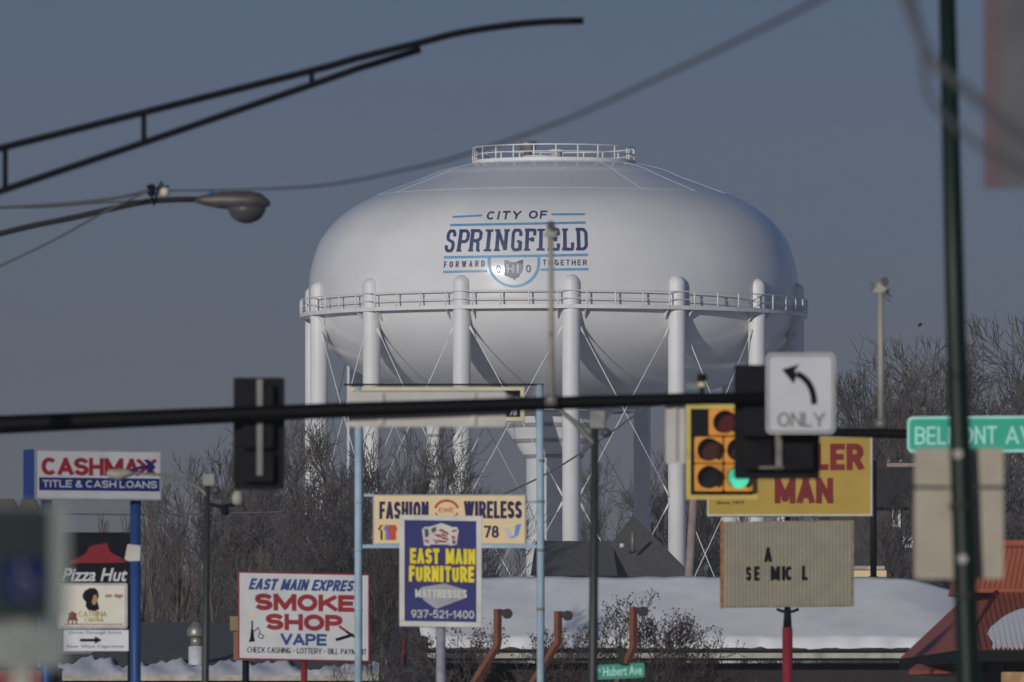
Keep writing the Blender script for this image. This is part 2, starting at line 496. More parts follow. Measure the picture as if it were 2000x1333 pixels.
def tank_r(z):
    for (r0, z0), (r1, z1) in zip(upper[:-1], upper[1:]):
        if z1 <= z <= z0:
            return r0 + (r1-r0)*((z0-z)/(z0-z1) if z0 > z1 else 0)
    return 478.5*U
tower = thing('water_tower', 'big white spheroid water tower on many columns with blue city lettering', 'water tower', (TX, TD, 0))
tc = Vector((TX, TD, 0))
tank = MB().lathe(tc, prof, 128).build('tank', M['tower'], tower)
# weld seams on the dome: thin raised strips
sm = MB()
dome = [(r, z) for r, z in upper if 150*U < r < 352*U]
for k in range(16):
    th = R(6.2 + 22.5*k)
    sm.tube([tc + Vector((math.sin(th)*r, -math.cos(th)*r, z+0.002)) for r, z in dome], 0.012, 5)
def hoop(mb, r, z, rad, n=96, m=6, c=tc):
    pts = [c + Vector((math.sin(2*math.pi*k/n)*r, -math.cos(2*math.pi*k/n)*r, z)) for k in range(n+1)]
    mb.tube(pts, rad, m, cap=False)
for py, r in ((384.5, 349), (329.5, 200)):
    hoop(sm, r*U, tz(py)-.002, 0.012)
sm.build('weld_seam', M['tower'], tank)
# lettering on the tank, laid on the curved shell
def on_tank(px, py, off=0.03):
    d = TD - 12.7
    for _ in range(12):
        X = (px-1000)*K*d; Z = CAMZ + (HOR-py)*K*d
        r = tank_r(Z) + off
        dx = max(-r, min(r, X - TX))
        d = TD - math.sqrt(r*r - dx*dx)
    return Vector(((px-1000)*K*d, d, CAMZ + (HOR-py)*K*d))
def curved_text(mb, s, x0, y0, x1, y1, bold=0, shear=0.0, space=1.0, slope=0.0):
    h = y1-y0
    for i, quads in enumerate(stroke_text(s, x0, y0, x1, y1, .14 + bold, .11*space**3)):
        mb.add([on_tank(q[0] + ((y1-q[1])/h-.5)*shear*h, q[1] - slope*(q[0]-x0), .03 + (i % 5)*.004) for qd in quads for q in qd], [tuple(range(4*k, 4*k+4)) for k in range(len(quads))])
def curved_bar(mb, x0, y0, x1, y1, w, n=16):
    vs, fs = [], []
    for k in range(n+1):
        t = k/n
        x, y = x0+(x1-x0)*t, y0+(y1-y0)*t
        vs += [on_tank(x, y-w/2), on_tank(x, y+w/2)]
        if k: fs.append((2*k-2, 2*k, 2*k+1, 2*k-1))
    mb.add(vs, fs)
def curved_path(mb, pts, w):
    vs, fs = [], []
    for i, p in enumerate(pts):
        a, b = pts[max(i-1, 0)], pts[min(i+1, len(pts)-1)]
        l = math.hypot(b[0]-a[0], b[1]-a[1]) or 1
        nx, ny = -(b[1]-a[1])/l*w/2, (b[0]-a[0])/l*w/2
        vs += [on_tank(p[0]+nx, p[1]+ny), on_tank(p[0]-nx, p[1]-ny)]
        if i: fs.append((2*i-2, 2*i, 2*i+1, 2*i-1))
    mb.add(vs, fs)
cf = MB(); curved_text(cf, 'CITY', 951, 413, 1017, 429.5, 0.065, 0.22, 1.45, 0.02); cf.build('lettering', M['navy'], tank)
cf = MB(); curved_text(cf, 'OF', 1033, 411.5, 1068, 427.5, 0.065, 0.12, 1.4); cf.build('lettering', M['navy'], tank)
bars = MB()
for b in ((884, 424, 941, 421, 3.6), (1077, 419, 1142, 418.5, 3.8), (879, 440, 1143, 435, 4.4), (867, 503, 1148, 498, 4.6),
          (865.5, 531.5, 951, 529.5, 4.2), (1055, 527, 1148.5, 526, 4.4)):
    curved_bar(bars, *b)
curved_path(bars, [(955, 503)] + [(1003.5 - 48.5*math.cos(math.pi*k/28), 513 + 46.5*math.sin(math.pi*k/28)) for k in range(29)] + [(1052, 500)], 5.0)
bars.build('stripe', M['skyblue'], tank)
# slab serif letters: strokes in a unit cell (x 0..1, y 0..1)
G = {
 'S': ([[(.88,.70),(.88,.82),(.74,.95),(.30,.95),(.14,.82),(.14,.66),(.24,.55),(.76,.45),(.88,.34),(.88,.18),(.74,.05),(.28,.05),(.12,.18),(.12,.30)]], [(.88,.74,0),(.12,.26,0)]),
 'P': ([[(.30,.05),(.30,.95)],[(.10,.05),(.56,.05)],[(.12,.95),(.78,.95),(.97,.84),(.97,.58),(.80,.46),(.30,.46)]], []),
 'R': ([[(.26,.05),(.26,.95)],[(.06,.05),(.46,.05)],[(.08,.95),(.76,.95),(.93,.85),(.93,.62),(.76,.50),(.26,.50)],[(.58,.50),(.78,.38),(.80,.05),(.98,.05)]], []),
 'I': ([[(.50,.05),(.50,.95)],[(.02,.05),(.98,.05)],[(.02,.95),(.98,.95)]], []),
 'N': ([[(.22,.05),(.22,.95)],[(.02,.95),(.34,.95)],[(.04,.05),(.42,.05)],[(.22,.95),(.76,.05)],[(.76,.05),(.76,.95)],[(.60,.95),(.96,.95)]], []),
 'G': ([[(.88,.68),(.88,.82),(.74,.95),(.30,.95),(.14,.82),(.14,.18),(.30,.05),(.72,.05),(.88,.14)],[(.88,.02),(.88,.44)],[(.56,.44),(.90,.44)]], []),
 'F': ([[(.28,.05),(.28,.95)],[(.06,.05),(.56,.05)],[(.06,.95),(.92,.95),(.92,.70)],[(.28,.52),(.74,.52)],[(.74,.62),(.74,.42)]], []),
 'E': ([[(.28,.05),(.28,.95)],[(.06,.95),(.92,.95),(.92,.72)],[(.06,.05),(.94,.05),(.94,.32)],[(.28,.52),(.70,.52)],[(.70,.62),(.70,.42)]], []),
 'L': ([[(.30,.05),(.30,.95)],[(.06,.95),(.56,.95)],[(.06,.05),(.94,.05),(.94,.36)]], []),
 'D': ([[(.28,.05),(.28,.95)],[(.06,.95),(.70,.95),(.90,.80),(.90,.20),(.70,.05),(.06,.05)]], []),
}
sp = MB()
cells = [('S', 868, 891.5), ('P', 888.5, 916.5), ('R', 912.5, 942), ('I', 944, 964), ('N', 963, 997), ('G', 997.5, 1020), ('F', 1022, 1046.5), ('I', 1047.5, 1065), ('E', 1068, 1092), ('L', 1096, 1119.5), ('D', 1122.5, 1147.5)]
for ch, x0, x1 in cells:
    xc = (x0+x1)/2
    t = (xc-868)/280.0
    ytop, ybot = 449.5 - 3.5*t, 492.5 - 4.0*t
    shear = 0.17 - 0.21*t
    x0, x1 = x0 + abs(shear)*21, x1 - abs(shear)*21
    for st in G[ch][0]:
        pts = []
        for a, b in zip(st[:-1], st[1:]):
            for k in range(3):
                pts.append((a[0]+(b[0]-a[0])*k/3, a[1]+(b[1]-a[1])*k/3))
        pts.append(st[-1])
        H = ybot - ytop
        pp = [(x0 + p[0]*(x1-x0) + (p[1]-.5)*H*shear, ybot - p[1]*H) for p in pts]
        horiz = len(st) == 2 and st[0][1] == st[1][1]
        vert = len(st) == 2 and st[0][0] == st[1][0]
        curved_path(sp, pp, 4.4 if horiz else (6.9 if vert else 6.0))
sp.build('lettering', M['navy'], tank)
ft = MB(); curved_text(ft, 'FORWARD', 867, 511, 946, 523, 0.02, 0.05, 1.6, 0.025); curved_text(ft, 'TOGETHER', 1060, 507.5, 1146, 518.5, 0.02, 0, 1.5, 0.0)
curved_text(ft, 'O', 969, 518.5, 978, 533.5, 0.02); curved_text(ft, 'O', 1027, 517.5, 1037, 532.5, 0.02)
ft.build('lettering', M['navy'], tank)
oh = MB()
ohio = [(985,508),(993,509),(1000,512.5),(1008,512),(1015,509),(1022,507.5),(1021,516),(1022,524),(1019,532),(1015,537),(1013,542),(1008,543),(1005,547.5),(1001,544),(997,543),(992,541),(985,538)]
oh.add([on_tank(x, y, 0.025) for x, y in ohio], [tuple(range(len(ohio)))])
oh.build('emblem', M['navy'], tank)
hi = MB()
for q in ((989, 517, 994, 533.5), (1000, 517, 1005, 533.5), (994, 523, 1000, 527.5), (1009, 517, 1014, 533.5)):
    x0, y0, x1, y1 = q
    hi.add([on_tank(x, y, 0.045) for x, y in ((x0, y0), (x1, y0), (x1, y1), (x0, y1))], [(0, 1, 2, 3)])
hi.build('lettering', mat('letter_white', (0.6, 0.6, 0.6), 0.6, spec=.2), tank)
# columns
LEGR = 0.46
RC = 476.0*U
legs = [R(3.8 + 360/14*k) for k in range(14)]
for th in legs:
    c = tc + Vector((math.sin(th)*RC, -math.cos(th)*RC, 0))
    zt = tz(573)
    pr = [(LEGR, 0), (LEGR, zt)] + [(LEGR*math.cos(R(a)), zt + 0.45*math.sin(R(a))) for a in (15, 30, 45, 60, 75, 88)]
    MB().lathe(c, pr, 28).build('leg', M['trim'], tower)
# balcony ring with railing
zb = tz(622)
bal = MB()
rb0, rb1 = 470*U, 496*U
bal.lathe(tc, [(rb0, zb), (rb1, zb), (rb1, zb+0.20), (rb1-0.05, zb+0.20), (rb1-0.05, zb+0.10), (rb0, zb+0.10)], 128, cap=False, smooth=False)
# brackets under the balcony
for th in legs:
    for da in (-0.055, 0.055):
        a = th + da
        d_ = Vector((math.sin(a), -math.cos(a), 0)); s_ = Vector((math.cos(a), math.sin(a), 0))
        p0, p1, p2 = tc + d_*(rb1-0.1) + Vector((0,0,zb-.003)), tc + d_*(rb0+0.1) + Vector((0,0,zb-.003)), tc + d_*(rb0+0.12) + Vector((0,0,zb-0.5))
        bal.prism([p0+s_*.02, p1+s_*.02, p2+s_*.02], [p0-s_*.02, p1-s_*.02, p2-s_*.02])
bo = bal.build('balcony', M['trim'], tower)
rl = MB()
for k in range(56):
    th = R(7.2 + 360/56*k)
    p = tc + Vector((math.sin(th)*(rb1-.04), -math.cos(th)*(rb1-.04), 0))
    rl.tube([p + Vector((0,0,zb+.1)), p + Vector((0,0,zb+0.93))], 0.045, 6)
hoop(rl, rb1-.04, zb+0.93, 0.032); hoop(rl, rb1-.04, zb+0.52, 0.026)
rl.build('railing', M['trim'], bo)
# roof platform, railing, vent, hatch
zp = tz(318.5)
rp = MB().lathe(tc, [(150*U, zp-.1), (160*U, zp-.1), (160*U, zp+.09), (150*U, zp+.09)], 72, cap=False, smooth=False)
for k in range(23):
    th = R(1.4 + 360/23*k)
    p = tc + Vector((math.sin(th)*(158*U), -math.cos(th)*(158*U), 0))
    rp.tube([p + Vector((0,0,zp-.45)), p + Vector((0,0,zp-.1))], 0.04, 6)
po = rp.build('roof_platform', M['trim'], tower)
rl = MB()
for k in range(23):
    th = R(1.4 + 360/23*k)
    p = tc + Vector((math.sin(th)*(158*U), -math.cos(th)*(158*U), 0))
    rl.tube([p + Vector((0,0,zp)), p + Vector((0,0,zp+0.76))], 0.05, 6)
hoop(rl, 158*U, zp+0.76, 0.042, 72); hoop(rl, 158*U, zp+0.40, 0.034, 72)
rl.build('railing', M['trim'], po)
vx = Vector(((1031-1000)*U, TD, 0))
MB().lathe(vx, [(.2, tz(316)), (.2, tz(297)), (.42, tz(295)), (.42, tz(288)), (.46, tz(287)), (.46, tz(277)), (.1, tz(275))], 24).build('vent', M['galv'], tower)
hx = Vector(((1087-1000)*U, TD-1.0, 0))
ht = MB().lathe(hx, [(.30, tz(318)), (.30, tz(299)), (.40, tz(299)), (.40, tz(295)), (.05, tz(294))], 20)
ht.lathe(hx + Vector((-.9, .6, 0)), [(.9, tz(318)), (.9, tz(306)), (.2, tz(304))], 20)
ht.build('hatch', M['trim'], tower)
# central riser with cone; its grey rings stand in for shadow bands
rs = MB().lathe(tc, [(54*U, 0), (54*U, tz(897)), (96*U, tz(835)), (118*U, tz(800)), (118*U, tz(790))], 64, cap=False)
ro = rs.build('riser', M['trim'], tower)
M['band'] = mat('shadow_band_grey', (0.30, 0.32, 0.36), 0.5)
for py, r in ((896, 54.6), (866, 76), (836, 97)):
    MB().lathe(tc, [(r*U-.25, tz(py)), (r*U+.05, tz(py)), (r*U+.05 + .10, tz(py)+.2), (r*U-.2, tz(py)+.2)], 64, cap=False, smooth=False).build('band', M['band'], ro)  # grey ring standing in for a shadow band
MB().lathe(tc, [(150*U, tz(806)), (158*U, tz(806)), (158*U, tz(797)), (150*U, tz(797))], 64, cap=False, smooth=False).build('bowl_ring', M['tower'], tower)
# diagonal rods
def colpt(th, z, side):
    return tc + Vector((math.sin(th)*RC, -math.cos(th)*RC, z)) + Vector((math.cos(th), math.sin(th), 0))*side*LEGR*0.95
for i in range(14):
    a, b = legs[i], legs[(i+1) % 14]
    for z0, z1 in ((tz(655), tz(980)), (tz(992), tz(1310))):
        for (ta, tb) in ((a, b), (b, a)):
            s = 1 if ta == a else -1
            p, q = colpt(ta, z0, s), colpt(tb, z1, -s)
            rod = MB().tube([p, q], 0.026, 6)
            dv = (q-p).normalized()
            for e, sg in ((p, 1), (q, -1)):
                rod.tube([e, e + dv*sg*0.7], [0.085, 0.03], 6)
            rod.build('brace_rod', M['trim'], tower)
# grey rings on a rear column, painted where shadow bands fall
th = legs[8]
lp = tc + Vector((math.sin(th)*RC, -math.cos(th)*RC, 0))
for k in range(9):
    MB().lathe(lp + Vector((0, 0, tz(842 + 21*k))), [(LEGR-.1, 0), (LEGR+.03, 0), (LEGR+.03, .16), (LEGR-.1, .16)], 28, cap=False, smooth=False).build('band', M['band'], tower)  # grey ring standing in for a shadow band
# ------------------------------------------------------------------ left mast arm and what it carries (d about 120)
DL = 120.0
arm = thing('signal_mast_arm', 'long black tapering mast arm reaching in from the left across the tower legs', 'mast arm', ground_pt(P(-330, 1500, DL)))
MB().tube([ground_pt(P(-330, 1500, DL)), P(-330, 700, DL)], [0.17, 0.12], 16).build('post', M['arm'], arm)
MB().tube([P(-330, 846, DL), P(0, 830, DL), P(680, 801, DL), P(1330, 780, DL), P(1545, 776, DL)], [.105, .098, .080, .064, .056], 16).build('arm', M['arm'], arm)

def signal_back(px0, py0, px1, py1, d, cols, label, bracket=None):
    t = thing('traffic_signal', label, 'traffic signal', P((px0+px1)/2, py1, d))
    p = Panel(px0, py0, px1, py1, d)
    p.poly(MB(), rr(px0, py0, px1, py1, 5), 0.0, 0.012).build('backplate', M['black'], t)
    for (x0, y0, x1, y1) in cols:
        h = p.poly(MB(), rr(x0, y0, x1, y1, 7), 0.12, 0.115)
        h.build('housing', M['black'], t, bevel=0.02)
        v = MB()
        c = p.pt((x0+x1)/2, (y0+y1)/2, -0.012); r = (x1-x0)*K*d*.42
        v.lathe(c, [(r, 0), (r, .22), (r-.01, .22), (r-.01, 0)], 20, cap=False, axis=-p.n)
        v.build('visor', M['black'], t)
    if bracket:
        b = MB()
        for q in bracket: p.rect(b, *q, 0.16, 0.035)
        b.build('bracket', M['lamp_grey'], t, bevel=0.005)
    return t
signal_back(456, 738, 556, 957, DL+.25, [(474, 750, 536, 812), (474, 816, 536, 878), (474, 882, 536, 944)],
            'black three-section traffic signal seen from behind, hanging alone on the long arm', [(502, 742, 514, 930)])
signal_back(1434, 713, 1601, 936, DL+.25, [(1450, 795, 1510, 855), (1450, 860, 1510, 920), (1530, 795, 1590, 855), (1530, 860, 1590, 920), (1490, 728, 1550, 788)],
            'black five-section traffic signal seen from behind, half covered by the left turn sign', [(1514, 840, 1527, 918), (1482, 912, 1530, 917)])
# grey back of a street sign, behind the arm
t = thing('street_sign', 'plain grey back of a wide street sign fixed behind the long black arm', 'street sign', P(834, 832, DL+.13))
p = Panel(680, 764, 988, 834, DL+.14)
p.poly(MB(), rr(680, 764, 988, 834, 6), 0, 0.01).build('panel', M['alu'], t)
for x in (745, 925):
    p.rect(MB(), x-4, 768, x+4, 830, 0.03, 0.03).build('bracket', M['alu'], t)
t = thing('sign_back', 'narrow grey sign back hanging under the black arm left of the yellow signal', 'road sign', P(1319, 906, DL+.12))
p = Panel(1300, 786, 1338, 906, DL+.12)
p.poly(MB(), rr(1300, 786, 1338, 906, 4), 0, 0.01).build('panel', M['alu'], t)
p.rect(MB(), 1316, 780, 1322, 900, 0.03, 0.02).build('bracket', M['alu'], t)
# ONLY sign
t = thing('turn_sign', 'white ONLY sign with black left turn arrow at the end of the long arm', 'road sign', P(1563, 848, DL-.25))
p = Panel(1496, 690, 1631, 848, DL-.25, roll=R(0))
pn = p.poly(MB(), rr(1496, 690, 1631, 848, 11), 0.0, 0.012).build('panel', M['white'], t)
bd = MB()
outer, inner = rr(1499, 693, 1628, 845, 9), rr(1502, 696, 1625, 842, 8)
n_ = len(outer)
bd.add([p.pt(x, y, 0.004) for x, y in outer] + [p.pt(x, y, 0.004) for x, y in inner], [(k, (k+1) % n_, n_+(k+1) % n_, n_+k) for k in range(n_)])
bd.build('border', M['ink_grey'], pn)
ar = MB()
arc = [(1590, 790), (1589, 775), (1585, 760), (1578, 747), (1568, 737), (1556, 730)]
vs, fs = [], []
for i, q in enumerate(arc):
    a_, b_ = arc[max(i-1, 0)], arc[min(i+1, len(arc)-1)]
    l = math.hypot(b_[0]-a_[0], b_[1]-a_[1]); nx, ny = -(b_[1]-a_[1])/l*6, (b_[0]-a_[0])/l*6
    vs += [p.pt(q[0]+nx, q[1]+ny, .006), p.pt(q[0]-nx, q[1]-ny, .006)]
    if i: fs.append((2*i-2, 2*i, 2*i+1, 2*i-1))
ar.add(vs, fs)
ar.add([p.pt(x, y, .0065) for x, y in ((1527, 722), (1562, 712), (1552, 724), (1556, 732), (1550, 750))], [(0, 1, 2, 3, 4)])
ar.build('arrow', M['ink'], pn)
p.text(MB(), 'ONLY', 1519, 806, 1611, 834, .006, 0.03, 0, 1.1).build('lettering', M['ink_grey'], pn)
MB().tube([p.pt(1540, 776, -.13), p.pt(1620, 776, -.13)], .03, 8).build('bracket', M['arm'], t)

def riser_camera(px, ytop, ybot, d, label, cap_dark):
    t = thing('detection_camera', label, 'traffic camera', P(px, ybot, d), 'detection cameras on thin risers')
    w = 6*K*d
    MB().tube([P(px, ybot, d-.02), P(px-1, ytop+20, d-.02)], [w, w*.85], 12).build('riser', M['riser'], t)
    cl = MB().lathe(P(px, ybot-10, d-.02), [(w*2.2, -.06), (w*2.2, .06)], 14)
    cl.build('clamp', M['lamp_grey'], t)
    b = MB().tube([P(px, ytop+16, d-.30), P(px, ytop+14, d+.10)], 9*K*d*1.2, 12)
    b.box(P(px-15, ytop+26, d-.05), P(px+15, ytop+19, d+.05))
    b.build('housing', M['riser'], t)
    MB().tube([P(px+cap_dark, ytop+6, d-.36), P(px+cap_dark, ytop+4, d+.14)], 8*K*d, 10).build('sunshield', M['lamp_glass'], t)
    return t
riser_camera(1077, 436, 792, DL-.1, 'traffic camera on a thin grey riser in front of the tower lettering', -1)
t2 = riser_camera(1721, 546, 838, 150, 'traffic camera on a thin pale riser against the sky, right of the tower', 7)
wz = MB()
for a_, b_ in (((1716, 575), (1698, 562)), ((1722, 575), (1740, 590)), ((1724, 570), (1742, 580)), ((1716, 572), (1700, 552))):
    wz.tube([P(*a_, 150), P(*b_, 150)], .008, 5)
wz.build('wire', M['cable'], t2)
# preemption detector on the arm
t = thing('signal_detector', 'small cream detector with black cap standing on the black arm', 'detector', P(1371, 770, DL))
MB().tube([P(1371, 772, DL), P(1371, 756, DL)], .025, 10).build('stem', M['black'], t)
MB().lathe(P(1371, 757, DL), [(.03, 0), (.042, .01), (.042, .05), (.03, .055)], 14).build('housing', mat('cream_plastic', A(190, 180, 140), .5), t)
MB().lathe(P(1371, 746, DL), [(.04, 0), (.05, .02), (.05, .07), (.03, .085)], 14).build('cap', M['black'], t)

# ------------------------------------------------------------------ right mast arm, facing signal, street sign (d about 150)
DR = 150.0
arm = thing('signal_mast_arm', 'thinner black mast arm coming from the right behind the green street sign', 'mast arm', ground_pt(P(2230, 1500, DR)))
MB().tube([ground_pt(P(2230, 1500, DR)), P(2230, 700, DR)], [.17, .12], 16).build('post', M['arm'], arm)
MB().tube([P(2230, 852, DR), P(1770, 848, DR), P(1600, 845, DR), P(1400, 842, DR)], [.08, .064, .056, .05], 14).build('arm', M['arm'], arm)
t = thing('traffic_signal', 'yellow five-section traffic signal facing us with its green ball lit', 'traffic signal', P(1410, 975, DR-.3))
p = Panel(1340, 790, 1480, 975, DR-.3)
bp = p.rect(MB(), 1341, 791, 1479, 974, 0, .012).build('backplate', M['black'], t)
p.frame(MB(), 1340, 790, 1480, 976, 9, .004, .02).build('border', M['border_yellow'], bp)
def lamp(cx, cy, m, w, hh):
    h = p.poly(MB(), rr(cx-w, cy-hh, cx+w, cy+hh, 4), .16, .155).build('housing', M['sig_yellow'], t, bevel=.012)
    p.poly(MB(), circ(cx, cy, 21), .170, .01).build('lens', m, h)
    r = 22.5*K*DR
    v = MB(); c = p.pt(cx, cy, .16); nn = 20
    vs, fs = [], []
    for k in range(nn+1):
        a = R(-50 + 280*k/nn)
        for rr_, o_ in ((r, 0), (r, .20 - .06*abs(math.cos(a)) if math.sin(a) > 0 else .10), (r-.012, .20 - .06*abs(math.cos(a)) if math.sin(a) > 0 else .10), (r-.012, 0)):
            vs.append(c + p.u*(math.cos(a)*rr_) + Vector((0, 0, math.sin(a)*rr_)) + p.n*o_)
        if k:
            for j in range(4):
                fs.append((4*k-4+j, 4*k+j, 4*k+(j+1) % 4, 4*k-4+(j+1) % 4))
    v.add(vs, fs, True).build('visor', M['black'], h)
lamp(1415, 826, M['lens_red'], 31, 26)
lamp(1384, 880, M['lens_amber'], 28, 26)
lamp(1384, 934, M['lens_dark'], 28, 27)
lamp(1442, 880, M['lens_amber'], 28, 26)
lamp(1442, 934, M['lens_green'], 28, 27)
t = thing('street_sign', 'green BELMONT AVE street sign with white edge on the right arm', 'street sign', P(1915, 885, DR-.2))
p = Panel(1772, 813, 2064, 884, DR-.2, roll=R(.4))
pn = p.poly(MB(), rr(1772, 813, 2064, 884, 12), 0, .012).build('panel', M['st_white'], t)
p.poly(MB(), rr(1776, 818, 2060, 879, 9), .005, .004).build('face', M['st_green'], pn)
p.text(MB(), 'BELMONT', 1787, 833, 1947, 868, .009, .02, 0, 1.05).build('lettering', M['st_white'], pn)
p.text(MB(), 'AVE', 1964, 833, 2044, 868, .009, .02, 0, 1.05).build('lettering', M['st_white'], pn)

# ------------------------------------------------------------------ leaning green pole with sign backs (d about 78)
DP = 78.0
t = thing('traffic_pole', 'dark green leaning pole with two bolt bands, nearest at the right', 'pole', ground_pt(P(1913, 1500, DP)))
MB().tube([ground_pt(P(1914, 1900, DP)), P(1892, 1333, DP), P(1867, 640, DP), P(1847, -120, DP)], [.092, .082, .069, .056], 20).build('shaft', M['green_pole'], t)
for x, y in ((1871, 887), (1880, 1092)):
    MB().tube([P(x, y, DP-.10), P(x, y, DP-.06)], 10*K*DP, 12).build('bolt', M['galv'], t)
M['rusty_band'] = mat('rusty_band', (.035, .028, .015), .7)
for x, y in ((1877, 990), (1885, 1165)):
    MB().lathe(P(x, y, DP), [(.081, -.02), (.081, .02)], 20).build('band', M['rusty_band'], t)
for i, (y0, y1, lab) in enumerate(((876, 949, 'short tan back of the upper road sign strapped behind the green pole'), (956, 1131, 'taller tan back of the lower road sign strapped behind the green pole'))):
    t = thing('road_sign', lab, 'road sign', P(1872, y1, DP+.1), 'sign backs on the green pole')
    p = Panel(1786, y0, 1960, y1, DP+.10)
    p.poly(MB(), rr(1786, y0, 1960, y1, 5), 0, .008).build('panel', M['tan'], t)

# ------------------------------------------------------------------ board at top right, dark hanging cables
t = thing('hanging_board', 'large blurred grey board with red left edge cut by the top right corner', 'board', P(2060, 366, 62))
p = Panel(1924, -180, 2200, 366, 62)
p.rect(MB(), 1924, -180, 2200, 366, 0, .06).build('panel', M['banner'], t)
p.rect(MB(), 1923, -181, 1950, 367, .004, .07).build('edge', M['pinkred'], t)
MB().tube([ground_pt(P(2230, 1500, 62)), P(2230, -200, 62)], .09, 14).build('post', M['green_pole'], t)
def spline(pts, n=8):
    out = []
    for i in range(len(pts)-1):
        p0, p1, p2, p3 = pts[max(i-1, 0)], pts[i], pts[i+1], pts[min(i+2, len(pts)-1)]
        for k in range(n):
            s = k/n
            out.append(0.5*((2*p1) + (p2-p0)*s + (2*p0-5*p1+4*p2-p3)*s*s + (3*p1-p0-3*p2+p3)*s**3))
    out.append(pts[-1])
    return out
cb = MB().tube(spline([P(1752, -60, 37), P(1785, 40, 37), P(1822, 120, 37), P(1880, 170, 37), P(1945, 225, 37), P(2030, 290, 37), P(2120, 330, 37)]), .017, 10)
cb.build('thick_cable', M['cable'], label='thick blurred dark cable curving down behind the green pole at top right', cat='cable')
cb = MB().tube(spline([P(1770, -60, 38), P(1796, 60, 38), P(1815, 190, 38), P(1880, 258, 38), P(1935, 300, 38), P(2040, 350, 38)]), .010, 8)
cb.build('thin_cable', M['cable'], label='fainter thin blurred cable sagging below the thick one at top right', cat='cable')

# ------------------------------------------------------------------ truss arm of a street light, top left
DT = 116.0
t = thing('truss_street_light', 'black double-pipe street light arm rising across the top left sky', 'street light', ground_pt(P(-260, 1500, DT)))
MB().tube([ground_pt(P(-260, 1500, DT)), P(-260, 250, DT)], [.15, .09], 14).build('post', M['arm'], t)
up = [P(x, y, DT) for x, y in ((-260, 352), (0, 290), (281, 220), (609, 138.5), (700, 113.5), (820, 84), (900, 64), (1000, 49), (1070, 43), (1137, 41))]
MB().tube(spline(up, 5), .036, 12).build('upper_pipe', M['arm'], t)
MB().tube([P(1085, 42, DT), P(1140, 41, DT)], .036, 12).build('end_sleeve', M['arm'], t)
MB().tube([P(x, y, DT) for x, y in ((-260, 462), (0, 374), (281, 279), (609, 166), (700, 134), (822, 97))], .035, 12).build('lower_pipe', M['arm'], t)
for x, y0, y1 in ((10, 290, 370), (281, 221, 279), (609, 138, 166)):
    MB().tube([P(x, y0, DT), P(x, y1, DT)], .028, 10).build('strut', M['arm'], t)

# cobra head street light
DC = 158.0
t = thing('street_light', 'grey cobra head street light hanging on a thin pipe at the left', 'street light', ground_pt(P(-300, 1500, DC)))
MB().tube([ground_pt(P(-300, 1500, DC)), P(-300, 480, DC)], [.15, .09], 14).build('post', M['lamp_grey'], t)
MB().tube(spline([P(x, y, DC) for x, y in ((-300, 545), (0, 457), (150, 424), (270, 397), (330, 391), (385, 390))], 4), .040, 12).build('arm', mat('arm_grey', (.018, .018, .017), .5, spec=.2), t)
hd = MB()
sec = [(378, 387, 395, .035), (400, 381, 402, .07), (430, 375, 408, .11), (460, 374, 410, .15), (490, 374, 410, .17), (510, 378, 408, .15), (522, 388, 405, .10), (528, 395, 402, .03)]
vs, fs, nn = [], [], 16
for i, (x, y0, y1, hw) in enumerate(sec):
    for k in range(nn):
        a = 2*math.pi*k/nn
        q = P(x, (y0+y1)/2 - math.sin(a)*(y1-y0)/2, DC)
        vs.append(q + Vector((0, math.cos(a)*hw, 0)))
    if i:
        for k in range(nn): fs.append((i*nn-nn+k, i*nn-nn+(k+1) % nn, i*nn+(k+1) % nn, i*nn+k))
fs += [tuple(range(nn)), tuple((len(sec)-1)*nn+k for k in range(nn))]
hd.add(vs, fs, True).build('housing', mat('lamp_housing', (.085, .078, .070), .5, .2, vary=.25, scale=6), t)
c = P(482, 404, DC)
pr = [(38*K*DC*math.cos(R(a)), -33*K*DC*1.0*math.sin(R(a))) for a in (0, 15, 30, 45, 60, 75, 89)]
MB().lathe(c, pr, 24).build('globe', M['lamp_glass'], t)
MB().lathe(P(411, 380, DC), [(.04, 0), (.05, .03), (.035, .06)], 12).build('photocell', mat('photocell_blue', A(40, 95, 150), .5), t)
# clamps on the pipe
t = thing('cable_clamp', 'pale insulator and dark clamp gripping the thin pipe at the left', 'insulator', P(310, 392, DC))
cl = MB().tube([P(296, 366, DC-.05), P(296, 378, DC+.05)], .06, 10)
for a_, b_ in (((288, 362), (302, 400)), ((312, 360), (300, 402)), ((290, 372), (330, 364)), ((314, 355), (322, 372))):
    cl.tube([P(*a_, DC-.05), P(*b_, DC-.05)], .018, 6)
cl.build('clamp', M['black'], t)
MB().lathe(P(322, 379, DC-.05), [(.02, -.04), (.065, -.02), (.065, .06), (.03, .09)], 12).build('insulator', mat('porcelain', A(175, 165, 150), .4), t)

def cable(name, pts, r, label, n=10):
    return MB().tube(spline(pts, n), r, 8).build(name, M['cable'], label=label, cat='cable')
